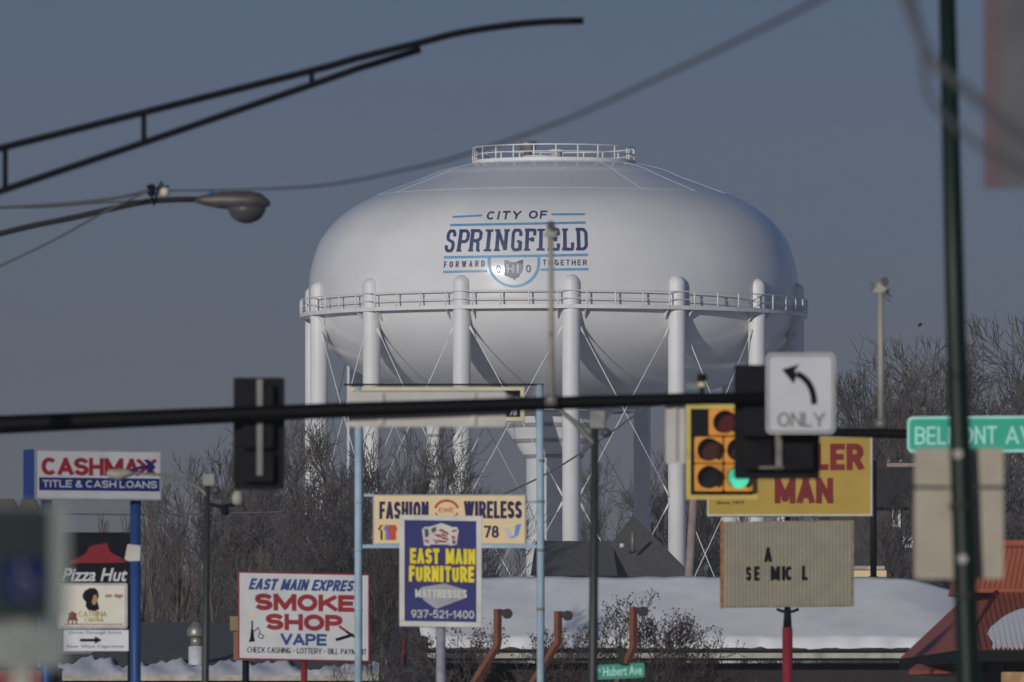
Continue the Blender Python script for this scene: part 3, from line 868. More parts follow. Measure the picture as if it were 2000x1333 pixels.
# long span from the clamp towards the near right
span = []
for x, y, d in ((330, 373, 157), (590, 366, 112), (800, 330, 90), (930, 295, 80), (1100, 236, 70), (1300, 146, 60), (1480, 60, 53), (1620, -12, 48), (1760, -90, 44)):
    span.append(P(x, y, d))
cable('overhead_cable', span, .011, 'long grey overhead cable sweeping up to the right above the tank')
cable('overhead_cable', [P(-80, 410, DC), P(100, 400, DC), P(220, 388, DC), P(300, 370, DC)], .022, 'upper twisted cable running from the left edge to the clamp')
cable('overhead_cable', [P(-80, 402, DC+.3), P(80, 405, DC+.3), P(200, 396, DC+.3), P(305, 392, DC+.3)], .014, 'straight thin cable just above the street light pipe at the left')
cable('overhead_cable', [P(-80, 560, DC-.3), P(0, 520, DC-.3), P(100, 472, DC-.3), P(200, 417, DC-.3), P(292, 372, DC-.3)], .016, 'steep thin cable climbing from the left edge below the pipe')
cable('power_line', [P(40, 1002, 400), P(180, 1005, 400), P(330, 1005, 400), P(560, 1000, 400)], .03, 'thin wire sagging level beneath the CASHMAX sign')
cable('power_line', [P(880, 1010, 380), P(1050, 935, 380), P(1160, 868, 380), P(1290, 775, 380)], .03, 'thin wire rising past the tower riser behind the light pole')

# ------------------------------------------------------------------ CASHMAX sign
DM = 205.0
YW = R(25)
t = thing('pylon_sign', 'white and blue CASHMAX sign on two blue poles', 'sign', ground_pt(P(190, 1500, DM)))
p = Panel(70, 879, 312, 976, DM, YW)
DEP = 0.55
cab = p.rect(MB(), 70, 879, 312, 976, 0, DEP).build('cabinet', M['cm_side'], t, bevel=.015)
p.frame(MB(), 70, 879, 313, 977, 3.2, .02, .03).build('frame', mat('cabinet_trim', A(150, 150, 155), .4, .4), cab)
pn = p.rect(MB(), 73, 882, 310, 974, .012, .01).build('panel', M['white'], cab)
p.text(MB(), 'CASHMA', 83, 895, 270, 929.5, .016, .052, 0, .8).build('lettering', M['cm_red'], pn)
p.text(MB(), 'X', 265, 895, 303, 929.5, .0165, .052).build('lettering', M['cm_red'], pn)
am = MB()
p.line(am, [(252, 922), (262, 916), (274, 912), (288, 911)], 6, .021, .003)
p.poly(am, [(278, 897), (288, 897), (301, 911), (291, 926), (281, 926), (290, 911)], .022, .003)
am.build('emblem', M['cm_blue'], pn)
p.rect(MB(), 78, 934, 309, 959, .018, .005).build('stripe', M['cm_blue'], pn)
p.text(MB(), 'TITLE & CASH LOANS', 84, 939, 304, 953, .022, .04, 0, 1.2).build('lettering', M['white'], pn)
for x in (103, 274):
    q = p.pt(x, 976, -.25)
    MB().tube([ground_pt(q), q + Vector((0, 0, .05))], 10.5*K*DM, 20).build('pole', M['pole_blue'], t)
# floodlight on the pole
t = thing('floodlight', 'boxy pale floodlight fixed to the right blue pole', 'floodlight', P(259, 1098, DM-.4))
fl = MB().prism([P(x, y, DM-.55) for x, y in ((243, 1093), (249, 1063), (275, 1066), (274, 1096), (251, 1097))], [P(x, y, DM-.2) for x, y in ((246, 1093), (252, 1063), (277, 1066), (276, 1096), (252, 1097))])
fl.build('housing', mat('lamp_pale', A(165, 160, 150), .5), t, bevel=.01)
MB().tube([P(262, 1080, DM-.2), P(265, 1080, DM+.3)], .03, 8).build('bracket', M['lamp_grey'], t)

# Pizza Hut sign stack
DZ = 216.0
t = thing('pylon_sign', 'black Pizza Hut sign with red hat above two white boards', 'sign', ground_pt(P(190, 1500, DZ)))
p = Panel(100, 1040, 264, 1140, DZ)
cab = p.rect(MB(), 96, 1040, 262, 1139, 0, .4).build('cabinet', M['ink'], t, bevel=.01)
hat = [(134, 1101), (140, 1096), (152, 1090), (164, 1084), (170, 1078), (174, 1069), (180, 1066), (209, 1061), (211, 1068), (214, 1077), (222, 1083), (236, 1090), (247, 1099), (220, 1100)]
p.poly(MB(), hat, .012, .008).build('emblem', M['ph_red'], cab)
p.text(MB(), 'Pizza Hut', 122, 1110, 252, 1136, .012, .03, .25).build('lettering', M['white'], cab)
MB().tube([ground_pt(P(258, 1500, DZ+.3)), P(258, 1141, DZ+.3)], 9*K*DZ, 8).build('pole', M['black'], t)
MB().tube([ground_pt(P(104, 1500, DZ+.3)), P(104, 1141, DZ+.3)], 9*K*DZ, 8).build('pole', M['black'], t)
fr = p.poly(MB(), rr(112, 1138, 249, 1228, 6), -.02, .35).build('frame', mat('poster_frame', A(150, 150, 148), .5), t)
ps = p.poly(MB(), rr(118, 1144, 244, 1223, 3), -.012, .007).build('poster', M['poster'], fr)
im = MB()
hair = [(161,1162),(166,1154),(175,1149),(186,1149),(191,1155),(193,1165),(190,1172),(192,1182),(194,1190),(186,1194),(172,1192),(167,1184),(168,1176),(162,1170)]
p.poly(im, hair, -.009, .002); im.build('portrait', M['ink'], ps)
p.poly(MB(), [(183,1163),(188,1162),(190,1170),(189,1178),(183,1183),(179,1176)], -.006, .002).build('portrait', M['skin'], ps)
p.text(MB(), 'CATRINA', 154, 1194, 208, 1205, -.006, .03).build('lettering', M['gold'], ps)
p.text(MB(), 'CANTINA', 166, 1207, 202, 1215, -.006, .03).build('lettering', M['gold'], ps)
pg = MB()
p.poly(pg, [(133,1200),(142,1194),(151,1200),(149,1202),(150,1208),(153,1212),(131,1212),(134,1208),(135,1202)], -.006, .002)
for x in (134, 142, 149): p.rect(pg, x-1.2, 1212, x+1.2, 1220, -.006, .002)
p.rect(pg, 126, 1219, 240, 1220.5, -.007, .002)
p.text(pg, 'on tap', 204, 1160, 241, 1170, -.006, .02, .2)
pg.build('emblem', M['ph_red'], ps)
bd = p.rect(MB(), 125, 1231, 251, 1272, -.02, .05).build('panel', mat('notice_white', A(185, 185, 188), .5, vary=.04), t)
ar = MB(); p.rect(ar, 156, 1248, 186, 1253.5, -.014, .005); p.poly(ar, [(185, 1243), (199, 1250.5), (185, 1258)], -.014, .005)
ar.build('arrow', M['ink'], bd)
tx = MB(); p.text(tx, 'Drive-Through Entry', 135, 1233, 237, 1240, -.014, .02, 0, 1.1); p.text(tx, 'Beer Wine Cigarettes', 131, 1260, 242, 1267, -.014, .02, 0, 1.1)
tx.build('lettering', M['ink_grey'], bd)

# ------------------------------------------------------------------ street lights with curved arms
def curved_light(base_px, ytop, d, armpts, w0, w1, head, box, label, big):
    t = thing('street_light', label, 'street light', ground_pt(P(base_px, 1500, d)), 'street lights with curved arms')
    MB().tube([ground_pt(P(base_px-4, 1700, d)), P(base_px-2, 1333, d), P(base_px+2, ytop, d)], [w0*1.25*K*d, w0*K*d, w1*K*d], 14).build('post', mat('light_pole_green', (.03, .036, .034), .5), t)
    pts = [P(x, y, d) for x, y in armpts]
    MB().tube(spline(pts, 5), [w1*K*d*(.95 - .55*k/(5*(len(pts)-1))) for k in range(5*(len(pts)-1)+1)], 10).build('arm', M['lamp_grey'], t)
    x0, y0, x1, y1 = head
    sec = [(0, .25, .5), (.15, .05, .8), (.45, .0, 1.0), (.75, .05, .7), (1.0, .25, .5)]
    vs, fs, nn = [], [], 12
    for i, (tt, a0, a1) in enumerate(sec):
        for k in range(nn):
            a = 2*math.pi*k/nn
            yc, hh = y0 + (y1-y0)*(a0+a1)/2, (y1-y0)*(a1-a0)/2
            vs.append(P(x0 + (x1-x0)*tt, yc - math.sin(a)*hh, d) + Vector((0, math.cos(a)*hh*K*d*1.3, 0)))
        if i:
            for k in range(nn): fs.append((i*nn-nn+k, i*nn-nn+(k+1) % nn, i*nn+(k+1) % nn, i*nn+k))
    fs += [tuple(range(nn)), tuple((len(sec)-1)*nn+k for k in range(nn))]
    MB().add(vs, fs, True).build('lamp_head', M['riser'], t)
    x0, y0, x1, y1 = box
    hh = (x1-x0)*K*d/2
    b = MB().box(P(x0, y1, d-hh), P(x1, y0, d+hh)).build('post_top', mat('pole_top_grey', A(120, 118, 115), .6, vary=.2), t, bevel=.03)
    MB().lathe(P(x1+1, y1+8, d-.08), [(0.01, -.07), (.08, -.03), (.08, .03), (.01, .07)], 14).build('side_lamp', M['lamp_glass'], t)
    return t
curved_light(403, 945, 190, [(406, 972), (394, 958), (362, 940), (326, 929), (262, 925)], 7.5, 5.5, (208, 916, 262, 940), (396, 926, 421, 950),
             'dark street light whose curved arm crosses the CASHMAX sign', False)
lt_ = [o for o in bpy.data.objects if o.name.startswith('street_light') and o.get('group')][-1]
MB().tube([P(406, 985, 190), P(432, 990, 190), P(462, 985, 190)], .03, 8).build('side_arm', M['black'], lt_)
MB().lathe(P(464, 984, 190), [(.03, -.03), (.09, .0), (.10, .10), (.07, .19), (.02, .22)], 14).build('side_lamp', M['riser'], lt_)
MB().lathe(P(440, 1000, 189.9), [(.02, -.06), (.07, -.03), (.07, .05), (.02, .08)], 12).build('side_lamp', M['black'], lt_)
curved_light(1160, 835, 160, [(1162, 868), (1146, 852), (1130, 833), (1108, 813), (1080, 795), (1040, 782), (1000, 776)], 10, 7, (930, 765, 1005, 800), (1152, 803, 1183, 838),
             'dark street light with square grey top between the tower legs', True)

# ------------------------------------------------------------------ fashion wireless pylon
DF = 232.0
t = thing('pylon_sign', 'tall cream FASHION WIRELESS sign between two pale blue poles', 'sign', ground_pt(P(877, 1500, DF)))
for xa, xb, yt in ((700, 700, 757), (1056, 1054, 752)):
    pl = MB().tube([ground_pt(P(xa, 1500, DF)), P(xa, 1080, DF), P(xb, yt, DF)], 7.6*K*DF, 16)
    pl.build('pole', M['pale_blue'], t)
    for y in (900, 980, 1075, 1190):
        MB().lathe(P(xa, y, DF), [(8.2*K*DF, -.03), (8.2*K*DF, .03)], 16).build('collar', M['old_collar'] if xa > 900 else M['pale_blue'], t)
p = Panel(700, 752, 1028, 824, DF)
cab = p.rect(MB(), 682, 756, 1025, 824, .04, .5).build('cabinet', mat('cabinet_cream', A(180, 172, 140), .5), t, bevel=.02)
p.rect(MB(), 690, 763, 1016, 815, .047, .01).build('screen', M['ink'], cab)
p.text(MB(), '78', 994, 800, 1011, 812, .053, .02, .2).build('lettering', M['white'], cab)
p.rect(MB(), 672, 750, 1062, 753.5, .06, .12).build('top_rail', M['black'], t)
cb_ = p.rect(MB(), 728, 966, 1028, 1065, .0, .35).build('board_cabinet', M['fu_grey'], t, bevel=.01)
bd = p.rect(MB(), 731, 969, 1025, 1062, .012, .01).build('board', M['cream'], cb_)
br = MB()
p.rect(br, 708, 1064, 1048, 1071, .02, .08); p.rect(br, 708, 965, 728, 970, -.05, .08); p.rect(br, 1028, 978, 1048, 983, -.05, .08)
br.build('crossbar', M['pale_blue'], t)
for w_, bx in (('FASHION', (741, 980, 837, 1014)), ('WIRELESS', (906, 979, 1019, 1013)), ('78', (945, 1027, 974, 1051))):
    p.text(MB(), w_, *bx, .02, .04, 0, .9).build('lettering', M['fw_navy'], bd)
em = MB()
p.line(em, [(872 - 23*math.cos(math.pi*k/12), 998 - 20*math.sin(math.pi*(k)/12)) for k in range(1, 12)], 5, .02, .004)
p.text(em, 'EWE', 857, 992, 887, 1001, .02, .02, 0, 1.1)
p.line(em, [(850, 1002), (858, 1012), (872, 1016), (886, 1012), (894, 1002)], 3, .02, .004)
em.build('emblem', M['fw_red'], bd)
for (dx, m) in ((0, 'fw_navy'), (4, 'fw_yel'), (10, 'fw_blu'), (16, 'fw_red')):
    sh = MB(); o_ = .016 + dx*.0004
    p.poly(sh, [(738+dx, 1034), (744+dx, 1025), (750+dx, 1027), (756+dx, 1025), (760+dx, 1034), (757+dx, 1037), (757+dx, 1055), (743+dx, 1055), (743+dx, 1037)], o_, .003)
    sh.build('shirt_picture', M[m], bd)
ph = MB(); p.poly(ph, [(984, 1030), (994, 1034), (999, 1042), (1000, 1050), (993, 1052), (988, 1045)], .016, .004)
ph.build('phone_picture', M['winwhite'], bd)
ph = MB(); p.poly(ph, [(1007, 1026), (1018, 1023), (1012, 1046), (1001, 1052), (996, 1051), (1004, 1046)], .018, .004)
ph.build('phone_picture', mat('phone_blue', A(80, 125, 190), .5), bd)

# ------------------------------------------------------------------ smoke shop sign
DS = 245.0
t = thing('shop_sign', 'white SMOKE SHOP VAPE sign with red edge on a red pole', 'sign', ground_pt(P(594, 1500, DS)))
p = Panel(465, 1119, 722, 1291, DS, roll=R(1.2) * -1)
cab = p.rect(MB(), 465, 1119, 722, 1291, 0, .3).build('cabinet', M['sm_red'], t, bevel=.01)
pn = p.rect(MB(), 468, 1122, 719, 1288, .012, .01).build('panel', M['white'], cab)
p.text(MB(), 'EAST MAIN EXPRESS', 485, 1132, 708, 1154, .018, .045, .3).build('lettering', M['sm_blue'], pn)
p.text(MB(), 'VAPE', 548, 1238, 638, 1261, .018, .05, .0, .95).build('lettering', M['sm_blue'], pn)
p.text(MB(), 'SMOKE', 498, 1161, 692, 1194, .018, .06, 0, .95).build('lettering', M['sm_red'], pn)
p.text(MB(), 'SHOP', 519, 1200, 669, 1232, .018, .06, 0, .95).build('lettering', M['sm_red'], pn)
p.text(MB(), 'CHECK CASHING - LOTTERY - BILL PAYMENT', 483, 1266, 716, 1277, .018, .03).build('lettering', M['ink'], pn)
hk = MB(); p.rect(hk, 491, 1215, 494, 1232, .018, .004); p.poly(hk, [(490, 1232), (495, 1232), (496, 1245), (498, 1255), (486, 1257), (489, 1245)], .018, .004)
p.line(hk, [(496, 1236), (504, 1228), (508, 1236), (504, 1246), (512, 1250), (515, 1244), (508, 1240)], 1.6, .018, .004)
hk.build('hookah_picture', M['ink'], pn)
p.rect(MB(), 487, 1203, 497, 1208, .019, .004).build('hookah_picture', M['fw_yel'], pn)
vp = MB(); p.line(vp, [(656, 1249), (690, 1238)], 6, .018, .004); p.line(vp, [(676, 1232), (694, 1243)], 5, .020, .004); vp.build('vape_picture', M['ink'], pn)
p.line(MB(), [(662, 1222), (677, 1232)], 5, .019, .004).build('vape_picture', M['sm_red'], pn)
MB().tube([ground_pt(P(594, 1500, DS+.15)), P(594, 1290, DS+.15)], 6.5*K*DS, 14).build('pole', M['red_pole'], t)
# yellow and orange sliver behind it
t = thing('small_sign', 'narrow dull yellow and brown sign peeking out left of the white SMOKE SHOP sign', 'sign', ground_pt(P(462, 1500, 262)))
p = Panel(448, 1204, 500, 1290, 262)
p.rect(MB(), 449, 1204, 500, 1232, 0, .2).build('panel', mat('pale_yellow', A(110, 98, 60), .6), t)
p.rect(MB(), 456, 1234, 500, 1290, 0, .2).build('panel', mat('orange_panel', A(105, 75, 52), .6), t)
MB().tube([ground_pt(P(480, 1500, 262.3)), P(480, 1206, 262.3)], .08, 8).build('pole', M['black'], t)

# ------------------------------------------------------------------ furniture sign
DU = 205.0
t = thing('shop_sign', 'blue EAST MAIN FURNITURE sign with white frame on a grey pole', 'sign', ground_pt(P(861, 1500, DU)))
p = Panel(779, 1007, 941, 1225, DU, roll=R(.9) * -1)
cab = p.rect(MB(), 780, 1007, 941, 1225, -.01, .3).build('cabinet', M['fu_frame'], t, bevel=.015)
p.frame(MB(), 780, 1007, 941, 1225, 10.5, .03, .06).build('frame', M['fu_frame'], cab, bevel=.008)
pn = p.rect(MB(), 790, 1017, 931, 1215, .0, .01).build('panel', M['fu_blue'], cab)
p.text(MB(), 'EAST MAIN', 801, 1072, 928, 1102, .010, .055, 0, 1.0).build('lettering', M['fu_yel'], pn)
p.text(MB(), 'FURNITURE', 799, 1106, 926, 1137, .010, .055, 0, 1.0).build('lettering', M['fu_yel'], pn)
tx = MB(); p.text(tx, 'EAST MAIN', 799.5, 1070.5, 929.5, 1103.5, .0045, .085, 0, 1.0); p.text(tx, 'FURNITURE', 797.5, 1104.5, 927.5, 1138.5, .0045, .085, 0, 1.0)
tx.build('lettering', mat('letter_shadow', A(110, 35, 55), .6), pn)
mt = MB(); p.poly(mt, [(822, 1148), (868, 1140), (910, 1152), (908, 1168), (852, 1190), (826, 1172)], .005, .003)
mt.build('mattress_picture', M['fu_grey'], pn)
p.text(MB(), 'MATTRESSES', 811, 1152, 912, 1168, .012, .045, 0, .95).build('lettering', M['fu_frame'], pn)
p.text(MB(), '937-521-1400', 803, 1192, 926, 1208, .010, .035, 0, 1.05).build('lettering', M['white'], pn)
sofa = [(824, 1036), (829, 1030), (838, 1030), (850, 1026), (862, 1022), (874, 1026), (884, 1030), (892, 1029), (896, 1036), (894, 1046), (892, 1064), (880, 1066), (876, 1064), (842, 1064), (838, 1067), (828, 1066), (826, 1048)]
p.poly(MB(), sofa, .006, .004).build('sofa_picture', M['fu_frame'], pn)
rdm = MB()
for q in ([(846,1044),(856,1050),(870,1050),(858,1044)], [(856,1036),(876,1046),(876,1041),(862,1033)], [(843,1054),(858,1060),(874,1060),(872,1057),(858,1055)], [(860,1052),(876,1056),(876,1052),(868,1050)], [(882,1036),(892,1034),(892,1038),(884,1040)], [(829,1058),(838,1062),(838,1058),(832,1054)], [(882,1046),(889,1048),(889,1053),(882,1052)]):
    p.poly(rdm, q, .010, .003)
rdm.build('sofa_picture', mat('flag_red', A(140, 40, 48), .6), pn)
dkm = MB()
for q in ([(829,1034),(836,1034),(838,1044),(835,1050),(830,1050)], [(842,1033),(852,1029),(852,1038),(844,1042)], [(860,1044),(874,1050),(874,1048),(866,1042)], [(883,1054),(890,1056),(889,1063),(884,1063)], [(848,1057),(858,1062),(850,1062)]):
    p.poly(dkm, q, .011, .003)
dkm.build('sofa_picture', mat('flag_dark', A(58, 60, 70), .6), pn)
pl = MB().tube([ground_pt(P(862, 1500, DU+.1)), P(861, 1224, DU+.1)], 9.5*K*DU, 18)
pl.build('pole', mat('old_grey_pole', A(130, 132, 138), .6, vary=.3, scale=4), t)

# ------------------------------------------------------------------ muffler man sign + marquee + red pole
DY = 212.0
t = thing('pylon_sign', 'yellow MUFFLER MAN sign with red letters over a pale marquee board', 'sign', ground_pt(P(1538, 1500, DY)))
p = Panel(1380, 850, 1704, 1010, DY, yaw=R(-3))
cab = p.rect(MB(), 1381, 852, 1704, 1009, 0, .45).build('cabinet', mat('cabinet_grey', A(165, 162, 145), .5), t, bevel=.015)
pn = p.rect(MB(), 1384, 855, 1699, 1004, .01, .01).build('panel', M['mm_yel'], cab)
p.text(MB(), 'MUFFLER', 1452, 867, 1686, 919, .016, .05, 0, .95).build('lettering', M['mm_red'], pn)
p.text(MB(), 'MAN', 1513, 934, 1627, 984, .016, .05, 0, .95).build('lettering', M['mm_red'], pn)
p.text(MB(), 'Since 1977', 1400, 979, 1454, 985, .016, .06).build('lettering', M['ink'], pn)
p2 = Panel(1408, 1018, 1668, 1186, DY, roll=R(.6))
mb_ = p2.rect(MB(), 1408, 1018, 1668, 1186, 0, .3).build('marquee', mat('marquee_case', A(120, 112, 90), .7, vary=.4, scale=5), t, bevel=.01)
p2.rect(MB(), 1407, 1017, 1412.5, 1187, .004, .31).build('rusty_edge', M['rust'], mb_)
mp = p2.rect(MB(), 1414, 1022, 1664, 1182, .01, .01).build('panel', M['marquee'], mb_)
tr = MB()
for y in (1064, 1103, 1142): p2.rect(tr, 1414, y-1, 1664, y+1, .022, .010)
tr.build('track', mat('marquee_track', A(125, 118, 95), .6), mp)
tx = MB()
for ch, x0, x1, y0, y1 in (('A', 1493, 1507, 1069, 1098), ('S', 1457, 1467, 1106, 1134), ('E', 1473, 1483, 1106, 1134), ('M', 1505, 1523, 1106, 1134), ('I', 1527, 1531, 1106, 1134), ('C', 1534, 1547, 1106, 1134), ('L', 1566, 1577, 1106, 1134)):
    p2.text(tx, ch, x0, y0, x1, y1, .024, .045)
tx.build('lettering', M['ink'], mp)
ck = P(1537, 1190, DY+.2)
hd = MB().tube([P(1538, 1228, DY+.2), P(1538, 1180, DY+.2)], [9*K*DY, 6*K*DY], 14)
hd.tube([P(1517, 1190, DY+.2), P(1527, 1194, DY+.2), P(1538, 1196, DY+.2), P(1550, 1194, DY+.2), P(1560, 1190, DY+.2)], 3*K*DY, 8)
hd.build('pole_head', M['black'], t)
MB().tube([P(1538, 1188, DY+.25), P(1538, 1000, DY+.25)], 5*K*DY, 10).build('neck', M['black'], t)
MB().tube([ground_pt(P(1538, 1500, DY+.2)), P(1538, 1226, DY+.2)], [12*K*DY, 10*K*DY], 18).build('pole', M['red_pole'], t)

# ------------------------------------------------------------------ Hubert Ave street name sign
DH = 200.0
t = thing('street_name_sign', 'small green Hubert Ave sign low in front of the snowy roof', 'street sign', ground_pt(P(1212, 1500, DH)))
MB().tube([ground_pt(P(1212, 1500, DH)), P(1212, 1270, DH)], .03, 10).build('post', M['green_pole'], t)
p = Panel(1164, 1297, 1259, 1326, DH-.05, roll=R(2.6))
pn = p.poly(MB(), rr(1164, 1297, 1259, 1326, 4), 0, .01).build('panel', mat('name_sign_green', A(40, 125, 105), .5), t)
p.text(MB(), 'Hubert Ave', 1178, 1302, 1254, 1320, .005, .02).build('lettering', M['st_white'], pn)
p.text(MB(), 'N', 1167, 1303, 1173, 1312, .005, .02).build('lettering', M['st_white'], pn)
p = Panel(1206, 1268, 1219, 1296, DH)
p.rect(MB(), 1206, 1268, 1219, 1296, .25, .5).build('cross_panel', M['green_pole'], t)

# ------------------------------------------------------------------ parking sign very near at lower left
DA = 31.0
t = thing('parking_sign', 'strongly blurred green and white parking sign, face coloured as in shade, with blue wheelchair square', 'road sign', ground_pt(P(45, 1500, DA)))
p = Panel(-60, 985, 132, 1215, DA)
pn = p.poly(MB(), rr(-66, 985, 134, 1216, 12), 0, .004).build('panel', M['adawhite'], t)
p.poly(MB(), rr(-40, 990, 98, 1212, 6), .004, .003).build('face', M['adashade'], pn)  # dark face colour stands in for a shadow over the white sign
p.rect(MB(), 6, 1090, 90, 1174, .007, .003).build('symbol_square', M['adablue'], pn)
sy = MB(); p.poly(sy, circ(42, 1104, 6), .010, .003); p.line(sy, [(42, 1110), (46, 1132), (62, 1132), (70, 1154)], 6, .010, .003)
p.line(sy, [(36, 1126), (30, 1140), (36, 1156), (50, 1160), (60, 1152)], 5, .010, .003)
sy.build('symbol', mat('symbol_pale', (.10, .12, .18), .5), pn)
pl = p.poly(MB(), rr(-50, 1222, 126, 1306, 8), 0, .004).build('lower_plate', M['adawhite'], t)
p.text(MB(), 'VAN', 4, 1236, 100, 1290, .004, .02).build('lettering', mat('faded_green', A(116, 126, 121), .5), pl)
b = MB(); bx = p.pt(40, 1100, -.03)
b.box((bx.x-.025, bx.y-.015, 0), (bx.x+.025, bx.y+.02, p.pt(0, 990).z))
b.build('post', M['galv'], t)

# ------------------------------------------------------------------ buildings
def grid_sheet(mb, rows, smooth=False):
    n = len(rows[0])
    vs = [q for r_ in rows for q in r_]
    fs = [(i*n+k, i*n+k+1, (i+1)*n+k+1, (i+1)*n+k) for i in range(len(rows)-1) for k in range(n-1)]
    mb.add(vs, fs, smooth)

# long building with the snowy roof
D0, D1 = 292.0, 297.5
t = thing('long_building', 'long low dark building under a broad snow-covered roof', 'building', (P(1330, 1500, D0).x, D0, 0))
xs = [770 + 20*k for k in range(61)]
def ridge(x):
    if x < 1735: return 1127.0
    s = (x-1735)/130.0
    return 1127 + 27*min(1.7, s)**2.0
rows = []
for j in range(5):
    s = j/4
    d = D0 + (D1-D0)*s
    rows.append([Vector(((x-1000)*K*(D0 + (D1-D0)*0.0), d, (P(0, 1272, D0).z)*(1-s) + P(0, ridge(x), D1).z*s)) for x in xs])
rf = MB(); grid_sheet(rf, rows)
grid_sheet(rf, [[q - Vector((0, 0, .25)) for q in r_] for r_ in reversed(rows)])
xl, xr = rows[0][0].x, rows[0][-1].x
roof = rf.build('roof', M['shingle2'], t)
zE = P(0, 1272, D0).z
sn = MB()
rnd = random.Random(3)
nx, ny = 90, 22
srows = []
for j in range(ny+1):
    s = 0.02 + 0.91*j/ny
    d = D0 + (D1-D0)*s
    x_left = 828 + 14*math.sin(j*.9) + 8*math.sin(j*2.3) - (6 if j > 12 else 0) + (30 if j > 20 else 0)
    row = []
    for i in range(nx+1):
        x = x_left + (1962-x_left)*i/nx
        z = zE*(1-s) + P(0, ridge(x), D1).z*s
        h = .20 if 0 < j < ny and 0 < i < nx else .02
        row.append(Vector(((x-1000)*K*D0, d + (.10*math.sin(x*.09)+.12*rnd.random() if j == 0 else 0), z + h + .014*math.sin(x*.023+j*.4) + .010*math.sin(x*.071-j*.9) + .014*rnd.random())))
    srows.append(row)
grid_sheet(sn, srows, True)
sn.build('snow', M['snow'], roof)
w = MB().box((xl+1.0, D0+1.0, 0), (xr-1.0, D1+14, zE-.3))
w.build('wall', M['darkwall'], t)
f = MB().box((xl, D0-.12, P(0, 1286, D0).z), (xr, D0-.02, P(0, 1276, D0).z))
f.build('fascia', M['fascia'], t)
f = MB().box((xl, D0-.06, P(0, 1276, D0).z+.003), (xr, D0+.3, zE+.02)); f.build('eave_shadow_strip', M['black'], t)  # black strip drawn in for the shadow line along the eave
# back slope so the roof closes
bk = MB(); br = rows[-1]
grid_sheet(bk, [br, [Vector((q.x, D1+16, zE)) for q in br]]); bk.build('back_roof', M['shingle2'], t)
# rooftop bits
t = thing('roof_unit', 'small cream rooftop unit above the snowy ridge right of the marquee', 'roof unit', P(1700, 1127, D1+3))
MB().box(P(1668, 1145, D1+2), P(1729, 1113, D1+5)).build('housing', M['cream'], t, bevel=.03)
MB().box(P(1666, 1113, D1+1.9)+Vector((0, 0, .003)), P(1731, 1110, D1+5.1)).build('lid', M['fascia'], t)
t = thing('vent_pipe', 'thin black pole rising from the ridge beneath the yellow sign', 'pole', P(1706, 1140, D1+1))
MB().tube([P(1706, 1150, D1+1), P(1706, 900, D1+1)], 6.5*K*D1, 10).build('pipe', M['black'], t)
MB().lathe(P(1706, 1128, D1+1), [(9*K*D1, -.05), (9*K*D1, .03)], 12).build('collar', M['black'], t)

# bent brown posts with lamp heads
for (xt, xb, yk, lab) in ((972, 925, 1262, 'left bent brown post with a round lamp in front of the snowy roof'),
                          (1090, 1040, 1256, 'middle bent brown post with a dark lamp beside the pale blue pole'),
                          (1237, 1206, 1266, 'right bent brown post with a dark lamp behind the bare shrub')):
    d = 268.0
    t = thing('bent_lamp_post', lab, 'lamp post', ground_pt(P(xb, 1500, d)), 'bent brown lamp posts')
    y0 = 1190 if xt < 1000 else (1194 if xt < 1200 else 1186)
    pts = [P(xt-2*(xt-xb), 1500 + 1.0/(K*d), d), P(xb, 1336, d), P(xt-1, yk, d), P(xt, yk-8, d), P(xt, y0, d)]
    pts[0] = Vector((P(xt-1.9*(xt-xb), 1400, d).x, d, 0))
    MB().tube(pts, 7.5*K*d*1.08, 4, smooth=False).build('post', M['brown_post'], t)
    hd = MB().tube([P(xt+8, y0+6, d-.15), P(xt+20, y0+9, d-.28)], [.06, .115], 14)
    hd.tube([P(xt+18, y0+9, d-.25), P(xt+20, y0+9, d-.33)], [.12, .12], 14)
    hd.build('lamp_head', mat('lamp_dark', (.06, .06, .06), .4), t)

# right restaurant with red metal roof
t = thing('restaurant', 'restaurant with ribbed red metal hip roof cut by the right edge', 'building', (P(1880, 1500, 241).x + 8, 250, 0))
ze = P(0, 1270, 241).z
e0, e1 = Vector((P(1872, 0, 241).x, 241, ze)), Vector((P(1756, 0, 261).x, 261, ze))
e2, e3 = e0 + Vector((22, .5, 0)), e1 + Vector((22, .5, 0))
c0, c1 = P(1949, 1154, 247), P(1884, 1166, 256.5)
c0.z = c1.z = P(0, 1154, 247).z
c2, c3 = c0 + Vector((14, .3, 0)), c1 + Vector((14, .3, 0))
rf = MB().add([e0, e1, e2, e3, c0, c1, c2, c3], [(1, 0, 4, 5), (0, 2, 6, 4), (2, 3, 7, 6), (3, 1, 5, 7), (4, 6, 7, 5)])
roof = rf.build('roof', M['red_roof'], t)
ribs = MB()
for k in range(190):
    s = k/189
    q0 = e0.lerp(e2, s)
    cx = q0.x
    fx = (cx - c0.x)/(c2.x - c0.x)
    if fx < 0:
        ss = (cx-e0.x)/(c0.x-e0.x); q1 = e0.lerp(c0, ss)
    elif fx > 1:
        ss = (e2.x-cx)/(e2.x-c2.x); q1 = e2.lerp(c2, ss)
    else: q1 = c0.lerp(c2, fx)
    ribs.tube([q0 + Vector((0, 0, .02)), q1 + Vector((0, 0, .01))], .018, 4, smooth=False)
ribs.tube([e0 + Vector((0, 0, .02)), c0 + Vector((0, 0, .02))], .05, 5)
ribs.build('rib', M['red_roof'], roof)
d0, d1 = c0 + Vector((.1, .15, 0)), c1 + Vector((.1, -.15, 0))
d2, d3 = c2 + Vector((-.1, .15, 0)), c3 + Vector((-.1, -.15, 0))
hz = P(0, 1063, 248).z
u_ = lambda v, dx, dy: Vector((v.x+dx, v.y+dy, hz))
d0 = P(1900, 1154, 246.9); d0.z = c0.z
